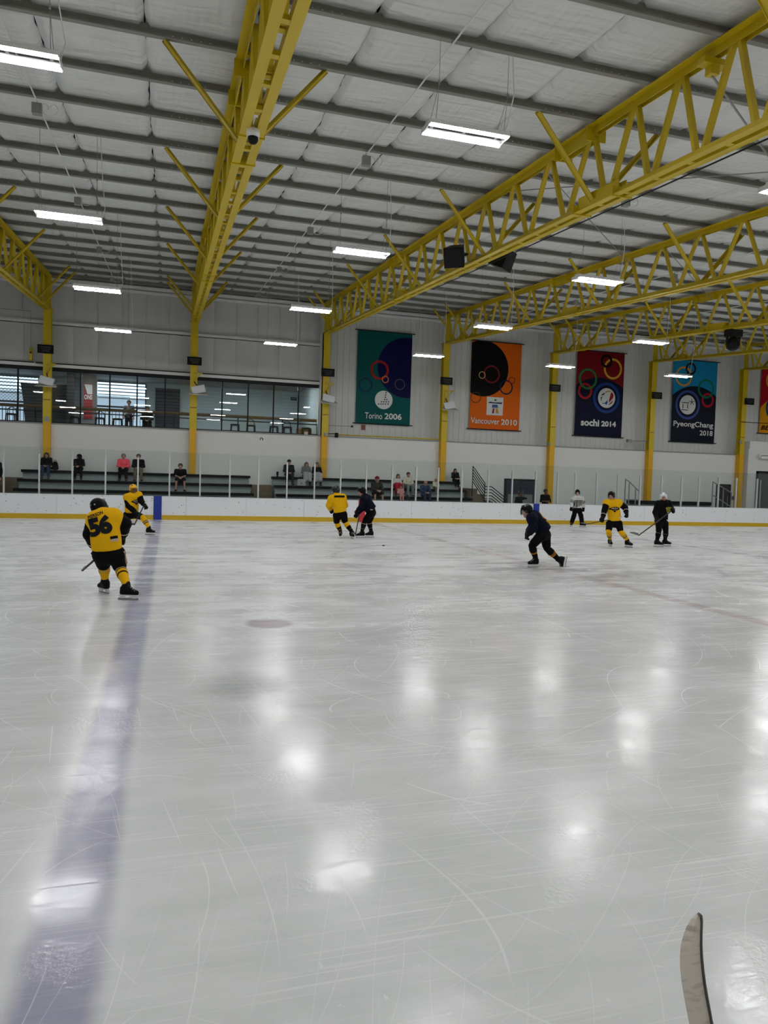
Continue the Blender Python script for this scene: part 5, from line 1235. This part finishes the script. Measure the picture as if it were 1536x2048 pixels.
def stick(label, top, heel, toe, m=SHAFT, bm=TAPE, grip=True):
    top, heel, toe = [np.array(q, float) for q in (top, heel, toe)]
    t = thing('hockey_stick', label, 'hockey stick', (heel[0], heel[1], max(0, min(heel[2], toe[2]))))
    mb = MB(); mb.bar(top, heel, .032, .022); part('shaft', mb, m, t)
    d = U(toe-heel); sh = U(top-heel); up = U(sh-d*np.dot(sh, d)); nn = np.cross(d, up); L = np.linalg.norm(toe-heel); mb = MB(); n = 8; pts = []
    lo = [heel+d*L*k/n+nn*.02*(k/n)**2+up*(.0+.02*(k/n)**3) for k in range(n+1)]; hi = [heel+d*L*k/n+nn*.02*(k/n)**2+up*(.062+.012*math.sin(PI*k/n)-.02*(k/n)**4) for k in range(n, -1, -1)]
    mb.prism([q-nn*.004 for q in lo+hi], nn*.009); part('blade', mb, bm, t)
    if grip: mb = MB(); mb.bar(top, lerp(top, heel, .1), .037, .027); part('grip_tape', mb, TAPEW, t)
    return t
GB = dict(jersey=GOLD, sleeve=PBLK, pants=PBLK, sock=GOLD, helmet=HBLK)
bands56 = ((.18, .23, STW), (.25, .33, PBLK), (.36, .41, STW), (.43, .50, PBLK))
# ---- number 56, back to the camera
A_ = (130, 950, 6.678)
r56, J, jer, pa = player('player in gold jersey numbered 56 with black helmet, back turned', A_,
    dict(head=(458, 440, .12), neck=(485, 510, .06), shL=(395, 600, .0), shR=(655, 555, .0), waist=(545, 850, -.02), chest=(520, 680, 0), pelvis=(575, 1000, 0), hem=(560, 985, 0),
         elL=(330, 790, .12), haL=(400, 960, .34), elR=(800, 650, .10), haR=(765, 815, .32), hipL=(480, 1060, 0), hipR=(690, 1050, 0), knL=(520, 1215, .16), knR=(735, 1245, .08)),
    (.25, 1, 0), (.55, .8, -.15), dict(footL=(530, 1583), footR=(818, 1668), dirL=(-.35, .5), dirR=(.8, -.25)), dict(GB, bands=bands56, gcuff=STW, cuff=STW, visor='cage'), 1.0, .013)
bn = A3(-.05, -1, .18); rgt = U(A3(.965, -.05, .24)); upv = U(A3(-.20, .12, .97))
c56 = at(130+482/6.678, 950+690/6.678, J['waist'][1]); v, f_ = text2('56', .345, .29, .06, .92); decal(jer, v, f_, c56, rgt, upv, bn, mat('number_navy', (24, 26, 32), .6, spec=.1), 'jersey_number', .010)
cn = at(130+418/6.678, 950+545/6.678, J['waist'][1]); v, f_ = text2('PIERSON', .23, .06, .025); decal(jer, v, f_, cn, U(A3(.93, -.05, .38)), U(A3(-.35, .12, .92)), bn, MATS['number_navy'], 'jersey_name', .010)
cp = at(130+675/6.678, 950+862/6.678, J['waist'][1]); v, f_ = rect2(.10, .075); decal(jer, [(a, b_+.018) for a, b_ in rect2(.105, .042)[0]], rect2(.105, .042)[1], cp, rgt, upv, bn, PBLK, 'patch', .008); decal(jer, [(a, b_-.022) for a, b_ in rect2(.105, .038)[0]], rect2(.105, .038)[1], cp, rgt, upv, bn, STW, 'patch', .008)
mb = MB(); a, b_ = J['hipR']+A3(.098, -.045, .04), J['knR']+A3(.088, -.035, .08); mb.bar(a, b_, .05, .035, side=(1, 0, 0)); part('pants_stripe', mb, GOLD, root if False else pa)
mb = MB(); mb.bar(a+A3(0, -.026, 0), b_+A3(0, -.026, 0), .05, .012, side=(1, 0, 0)); part('pants_stripe', mb, STW, pa)
Yk = J['haL'][1]
heel = at(130+225/6.678, 950+1280/6.678, 11.75); heel[2] = max(heel[2], .02)
toe = at(130+222/6.678, 950+1215/6.678, 11.95); toe = heel+A3(-.02, .27, .03)
stick('black stick held low by player number 56', J['haR']+A3(.10, .05, .10), heel, toe)
# ---- gold helmet player at the blue line
B_ = A_
rB, J, jer, pa = player('player in gold jersey with gold helmet beside the blue line', B_,
    dict(head=(912, 188, 0), neck=(915, 250, 0), shL=(830, 300, .02), shR=(985, 270, -.05), waist=(890, 430, 0), chest=(900, 350, 0), pelvis=(880, 520, .05), hem=(890, 490, .03),
         elL=(850, 415, -.10), haL=(950, 510, -.25), elR=(1015, 345, -.12), haR=(1060, 400, -.25), hipL=(835, 530, .05), hipR=(915, 520, .02), knL=(815, 600, .0), knR=(1035, 565, -.25)),
    (.35, -1, 0), (.45, -1, -.1), dict(footR=(1120, 803), footL=(790, 770), dirR=(.95, -.3), dirL=(.5, -.8)), dict(GB, helmet=HYEL, bands=((.42, .50, PBLK), (.52, .57, STW), (.60, .66, PBLK)), visor='cage'), .92)
c = at(130+940/6.678, 950+355/6.678, J['waist'][1]); LOGO = [(-.17, .0), (-.08, .05), (.02, .07), (.15, .045), (.18, -.01), (.05, -.05), (0, -.11), (-.06, -.05)]
def logo(jer, c, n, rt):
    v, f_ = grid_shape(LOGO, [tuple(range(8))], .05); decal(jer, v, f_, c, rt, (0, 0, 1), n, PBLK, 'crest', .008)
    for x_, y_, w_, h_ in ((-.06, .012, .07, .03), (.01, .022, .035, .045), (.07, .01, .06, .022), (0, -.035, .1, .012)): v, f_ = grid_shape([(x_-w_/2, y_-h_/2), (x_+w_/2, y_-h_/2+.008), (x_+w_/2, y_+h_/2+.008), (x_-w_/2, y_+h_/2)], [(0, 1, 2, 3)], .05); decal(jer, v, f_, c, rt, (0, 0, 1), n, STW, 'crest_lettering', .012)
logo(jer, c, (.3, -1, .05), U(A3(1, .25, .05)))
hl = at(130+925/6.678, 950+668/6.678, 23.0); hl[2] = max(.02, hl[2]); stick('dark stick held in front by the gold helmet player', J['haR']+A3(.05, .0, .12), hl, hl+A3(-.1, -.26, .0))
# ---- gold player from behind at centre
C_ = (620, 950, 8.533)
rC, J, jer, pa = player('player in gold jersey with navy helmet seen from behind at centre', C_,
    dict(head=(438, 262, .05), neck=(452, 325, .03), shL=(365, 405, 0), shR=(560, 385, 0), waist=(500, 540, 0), chest=(470, 440, 0), pelvis=(515, 650, 0), hem=(515, 630, 0),
         elL=(320, 520, .05), haL=(350, 590, .25), elR=(600, 520, .15), haR=(520, 600, .38), hipL=(455, 680, 0), hipR=(570, 670, 0), knL=(455, 815, .08), knR=(600, 805, .06)),
    (-.3, 1, 0), (-.6, .8, -.1), dict(footL=(515, 1078), footR=(705, 1088), dirL=(-.2, -.7), dirR=(.1, -.8)), dict(GB, sleeve=None, helmet=HNVY, bands=((.50, 1.0, PBLK), (.80, .86, GOLD))), .93)
c = at(620+490/8.533, 950+378/8.533, J['waist'][1]); v, f_ = rect2(.34, .07); decal(jer, v, f_, c, U(A3(1, 0, .03)), (0, 0, 1), (-.05, -1, .2), PBLK, 'name_bar', .008)
hl = at(620+790/8.533, 950+965/8.533, 22.9); hl[2] = .03; stick('black stick reaching right of the gold player at centre', J['haR']+A3(-.1, 0, .12), hl, hl+A3(.12, -.2, 0))
# ---- navy player at centre, facing left
rD, J, jer, pa = player('player in navy jersey bent forward beside the red line stripe', C_,
    dict(head=(882, 285, 0), neck=(925, 345, 0), shL=(915, 415, -.15), shR=(985, 400, .15), waist=(1010, 545, 0), chest=(955, 450, 0), pelvis=(1050, 610, 0), hem=(1045, 590, 0),
         elL=(880, 540, -.2), haL=(815, 600, -.15), elR=(900, 560, .1), haR=(805, 660, .05), hipL=(1040, 640, -.08), hipR=(1060, 640, .10), knL=(930, 800, -.1), knR=(1010, 800, .12)),
    (-1, -.25, 0), (-1, -.15, -.15), dict(footL=(885, 1078), footR=(1035, 1070), dirL=(-1, -.1), dirR=(-1, 0)), dict(jersey=NAVY, pants=PBLK, sock=PBLK, helmet=HBLK, bands=((.20, .25, STW), (.45, .49, GRY), (.75, .79, GRY))), .93)
mb = MB(); a = at(620+1050/8.533, 950+592/8.533, J['waist'][1]-.24); mb.bar(a-A3(.04, 0, 0), a+A3(.04, 0, .0), .02, .025); part('pants_label', mb, STW, pa)
hl = at(620+780/8.533, 950+765/8.533, 22.7); hl[2] = .03; hl = J['haR']+A3(-.45, -.1, -J['haR'][2]+.03); stick('black stick held out left by the navy player at centre', J['haL']+A3(.1, 0, .12), at(620+782/8.533, 950+830/8.533, 23.6)*[1, 1, 0]+A3(0, 0, .03), at(620+782/8.533, 950+830/8.533, 23.6)*[1, 1, 0]+A3(.05, .26, .03), SHAFT)
# ---- skating navy player
E_ = (1020, 980, 9.6)
rE, J, jer, pa = player('player in navy jersey striding left with clear visor', E_,
    dict(head=(318, 402, 0), neck=(385, 470, 0), shL=(415, 545, -.18), shR=(470, 500, .18), waist=(590, 690, 0), chest=(480, 560, 0), pelvis=(655, 800, 0), hem=(645, 775, 0),
         elL=(450, 730, -.25), haL=(365, 835, -.25), elR=(430, 690, .18), haR=(345, 800, .05), hipL=(610, 860, -.10), hipR=(680, 850, .10), knL=(420, 1065, -.10), knR=(705, 1115, .12), anR=(950, 1340, .15)),
    (-1, -.12, -.3), (-1, -.1, -.22), dict(footL=(478, 1490), dirL=(-1, -.1), dirR=(-.15, 0, -1), upR=(-1, 0, .55)), dict(jersey=NAVY, pants=PBLK, sock=PBLK, helmet=HBLK, visor='clear', bands=((.30, .36, GRY), (.40, .48, ORG), (.54, .61, ORG))), .93, .015)
c = at(1020+650/9.6, 980+640/9.6, J['waist'][1]-.1); v, f_ = text2('2', .18, .26, .04); decal(jer, v, f_, lerp(J['neck'], J['waist'], .62)+A3(.12, -.1, .12), U(A3(.25, -.95, .0)), U(A3(-.7, 0, .75)), U(A3(.75, -.25, .7)), ORG, 'jersey_number', .008)
# ---- right-hand pair
G_ = (1180, 960, 7.68)
rG, J, jer, pa = player('player in gold jersey with black helmet facing the camera at right', G_,
    dict(head=(328, 245, 0), neck=(338, 318, 0), shL=(255, 352, 0), shR=(440, 350, 0), waist=(370, 530, 0), chest=(350, 420, 0), pelvis=(375, 640, 0), hem=(372, 625, 0),
         elL=(222, 470, -.05), haL=(195, 580, -.18), elR=(540, 425, .0), haR=(560, 510, -.18), hipL=(305, 665, 0), hipR=(440, 665, 0), knL=(285, 780, -.10), knR=(470, 790, -.10)),
    (-.2, -1, 0), (-.75, -.7, -.08), dict(footL=(300, 1020), footR=(570, 1035), dirL=(-.25, -.9), dirR=(.3, -.9)), dict(GB, gcuff=GOLD, cuff=STW, bands=((.40, .50, PBLK), (.54, .58, STW), (.62, .68, PBLK)), visor='clear'), .90)
logo(jer, at(1180+345/7.68, 960+445/7.68, J['waist'][1]), (-.1, -1, .05), A3(1, -.05, 0))
tp = at(1180+490/7.68, 960+570/7.68, J['waist'][1]-.27); hl = at(1167, 1047, 20.9); stick('stick carried level across the gold player at right', tp, A3(hl[0]-.05, 20.6, max(.05, hl[2])), A3(hl[0]-.2, 20.75, max(.05, hl[2])))
rH, J, jer, pa = player('player in black jersey with white helmet at right', G_,
    dict(head=(1130, 265, 0), neck=(1140, 330, 0), shL=(1045, 365, 0), shR=(1205, 360, 0), waist=(1105, 530, 0), chest=(1120, 430, 0), pelvis=(1100, 640, 0), hem=(1105, 610, 0),
         elL=(1000, 500, -.02), haL=(1025, 595, -.2), elR=(1245, 435, -.10), haR=(1275, 460, -.28), hipL=(1060, 670, 0), hipR=(1150, 665, 0), knL=(1055, 800, -.08), knR=(1165, 795, -.06)),
    (-.25, -1, 0), (-.55, -.85, -.12), dict(footL=(1028, 1028), footR=(1150, 1020), dirL=(.75, -.6), dirR=(.8, -.5)), dict(jersey=PBLK, pants=PBLK, sock=PBLK, helmet=HWHT, gcuff=STW, bands=((.12, .16, GRY), (.48, .51, GRY))), .84)
c = at(1180+1160/7.68, 960+470/7.68, J['waist'][1]); v, f_ = grid_shape([(-.10, .10), (.0, .13), (.11, .11), (.09, -.02), (.03, -.13), (-.03, -.1)], [(0, 5, 4, 3, 2, 1)], .05); decal(jer, v, f_, c, (1, -.1, 0), (0, 0, 1), (-.1, -1, 0), mat('crest_olive', (150, 140, 44), .6), 'crest', .008)
v, f_ = rect2(.1, .02); decal(jer, v, f_, c, (1, -.1, 0), (0, 0, 1), (-.1, -1, 0), PBLK, 'crest_bar', .012)
hl = at(1180+745/7.68, 960+852/7.68, J['haL'][1]-.55); toe = at(1180+620/7.68, 960+820/7.68, J['haL'][1]-.60)
stick('dark stick held out low by the white helmet player', J['haR']+U(J['haR']-hl)*.12, hl, toe)
# ---- referee
F2 = (940, 900, 5.12)
p = SDF
rt_, J, jer, pa = player('referee in black and white striped shirt by the far boards', F2,
    dict(head=(1101, 438, 0), neck=(1102, 475, 0), shL=(1062, 500, 0), shR=(1145, 500, 0), waist=(1100, 565, 0), chest=(1101, 525, 0), pelvis=(1100, 610, 0), hem=(1100, 592, 0),
         elL=(1040, 545, 0), haL=(1040, 592, -.06), elR=(1163, 550, 0), haR=(1161, 598, -.06), hipL=(1075, 615, 0), hipR=(1122, 615, 0), knL=(1065, 690, -.04), knR=(1135, 690, -.04)),
    (-.1, -1, 0), (-.5, -.9, -.05), dict(footL=(1042, 785), footR=(1143, 790), dirL=(-.6, -.6), dirR=(.7, -.6)), dict(jersey=WHT, pants=PBLK, sock=PBLK, helmet=HBLK, visor='clear'), .86)
for k in range(7):
    x_ = (k-3)*.06; v, f_ = grid_shape([(x_-.017, -.23), (x_+.017, -.23), (x_+.017, .21), (x_-.017, .21)], [(0, 1, 2, 3)], .06)
    decal(jer, v, f_, lerp(J['neck'], J['hem'], .55), (1, -.1, 0), (0, 0, 1), (-.1, -1, 0), PBLK, 'shirt_stripe', .006)
for q in 'LR':
    for k in range(4): t0 = .2+.2*k; ring_band(jer, J['sh'+q], J['el'+q], t0, t0+.09, .1, .097, PBLK, 'sleeve_stripe')
# trousers legs of the referee reach the skates
for q in 'LR':
    s = SDF(.03); s.cap(J['kn'+q]+A3(0, 0, .1), J['an'+q]+A3(0, 0, .03), .105, .095); soft('trouser_leg', s, PBLK, pa, .018)
# ---- puck
p = atz(767, 1092, 0); t = thing('puck', 'black puck on the ice right of the two players at centre', 'puck', (p[0], p[1], 0)); mb = MB(); mb.lathe((p[0], p[1], 0.0), [(.034, 0), (.038, .003), (.038, .022), (.034, .025)], 18); part('disc', mb, BLACK, t)
# ---- stick of a bench player, blade up at the lower right
def fs(x, y, d): return at(1300+x/6.508, 1780+y/6.508, d)
L_ = [(592, 328), (535, 375), (470, 490), (430, 600), (400, 720), (388, 850), (390, 1000), (410, 1200), (440, 1380), (475, 1560), (510, 1744), (545, 1900), (600, 2080)]
R_ = [(625, 325), (648, 350), (655, 430), (650, 560), (648, 720), (655, 880), (672, 1060), (695, 1240), (725, 1420), (755, 1580), (785, 1744), (815, 1900), (860, 2060)]
DY = lambda y: 1.62-.10*(y/1744)
fl_ = [fs(x, y, DY(y)) for x, y in L_]; fr_ = [fs(x, y, DY(y)-.012) for x, y in R_]
loc = fl_[-1]; t = thing('hockey_stick', 'worn hockey stick blade standing up at the lower right corner', 'hockey stick', (loc[0], loc[1]-1.2, 0))
mb = MB(); n = len(fl_); th = A3(.006, .004, .002)
for a, b_ in zip(fl_, fr_): m_ = (a+b_)/2+A3(0, -.004, 0); mb.v += [tuple(a), tuple(m_), tuple(b_), tuple(b_+th), tuple(a+th*.6)]
for i in range(n-1):
    for k in range(5): a = i*5+k; b_ = i*5+(k+1) % 5; mb.f.append((a, b_, b_+5, a+5))
mb.f.append((4, 3, 2, 1, 0)); mb.f.append(tuple((n-1)*5+k for k in range(5)))
def blade_mat():
    m = mat('worn_blade', (178, 170, 160), .75); nt = m.node_tree; N = nt.nodes.new; L = nt.links.new; b = nt.nodes['Principled BSDF']
    tc = N('ShaderNodeTexCoord'); mp = N('ShaderNodeMapping'); mp.inputs['Rotation'].default_value = (0, -.6, 0); mp.inputs['Scale'].default_value = (15, 15, 70); L(tc.outputs['Object'], mp.inputs[0])
    n = N('ShaderNodeTexNoise'); n.inputs['Scale'].default_value = 1; n.inputs['Detail'].default_value = 4; L(mp.outputs[0], n.inputs['Vector'])
    cr = N('ShaderNodeValToRGB'); e = cr.color_ramp.elements; e[0].position = .3; e[0].color = srgb(186, 174, 164); e[1].position = .5; e[1].color = srgb(222, 211, 198); L(n.outputs['Fac'], cr.inputs[0]); L(cr.outputs[0], b.inputs['Base Color'])
    bp = N('ShaderNodeBump'); bp.inputs['Strength'].default_value = .3; bp.inputs['Distance'].default_value = .003; L(n.outputs['Fac'], bp.inputs['Height']); L(bp.outputs[0], b.inputs['Normal']); return m
part('blade', mb, blade_mat(), t)
mb = MB()
for a in fr_: mb.v += [tuple(a+A3(.001, -.006, 0)), tuple(a+th+A3(.003, -.004, 0)), tuple(a+th+A3(.002, .004, 0)), tuple(a+A3(0, .004, 0))]
for i in range(n-1):
    for k in range(4): a = i*4+k; b_ = i*4+(k+1) % 4; mb.f.append((a, b_, b_+4, a+4))
mb.f.append((3, 2, 1, 0)); mb.f.append(tuple((n-1)*4+k for k in range(4))); part('edge', mb, mat('blade_edge', (74, 72, 68), .7), t)
e0 = (fl_[-1]+fr_[-1])/2; mb = MB(); mb.bar(e0+A3(0, .02, .03), A3(e0[0]+.12, .1, .012), .032, .022); part('shaft', mb, SHAFT, t)
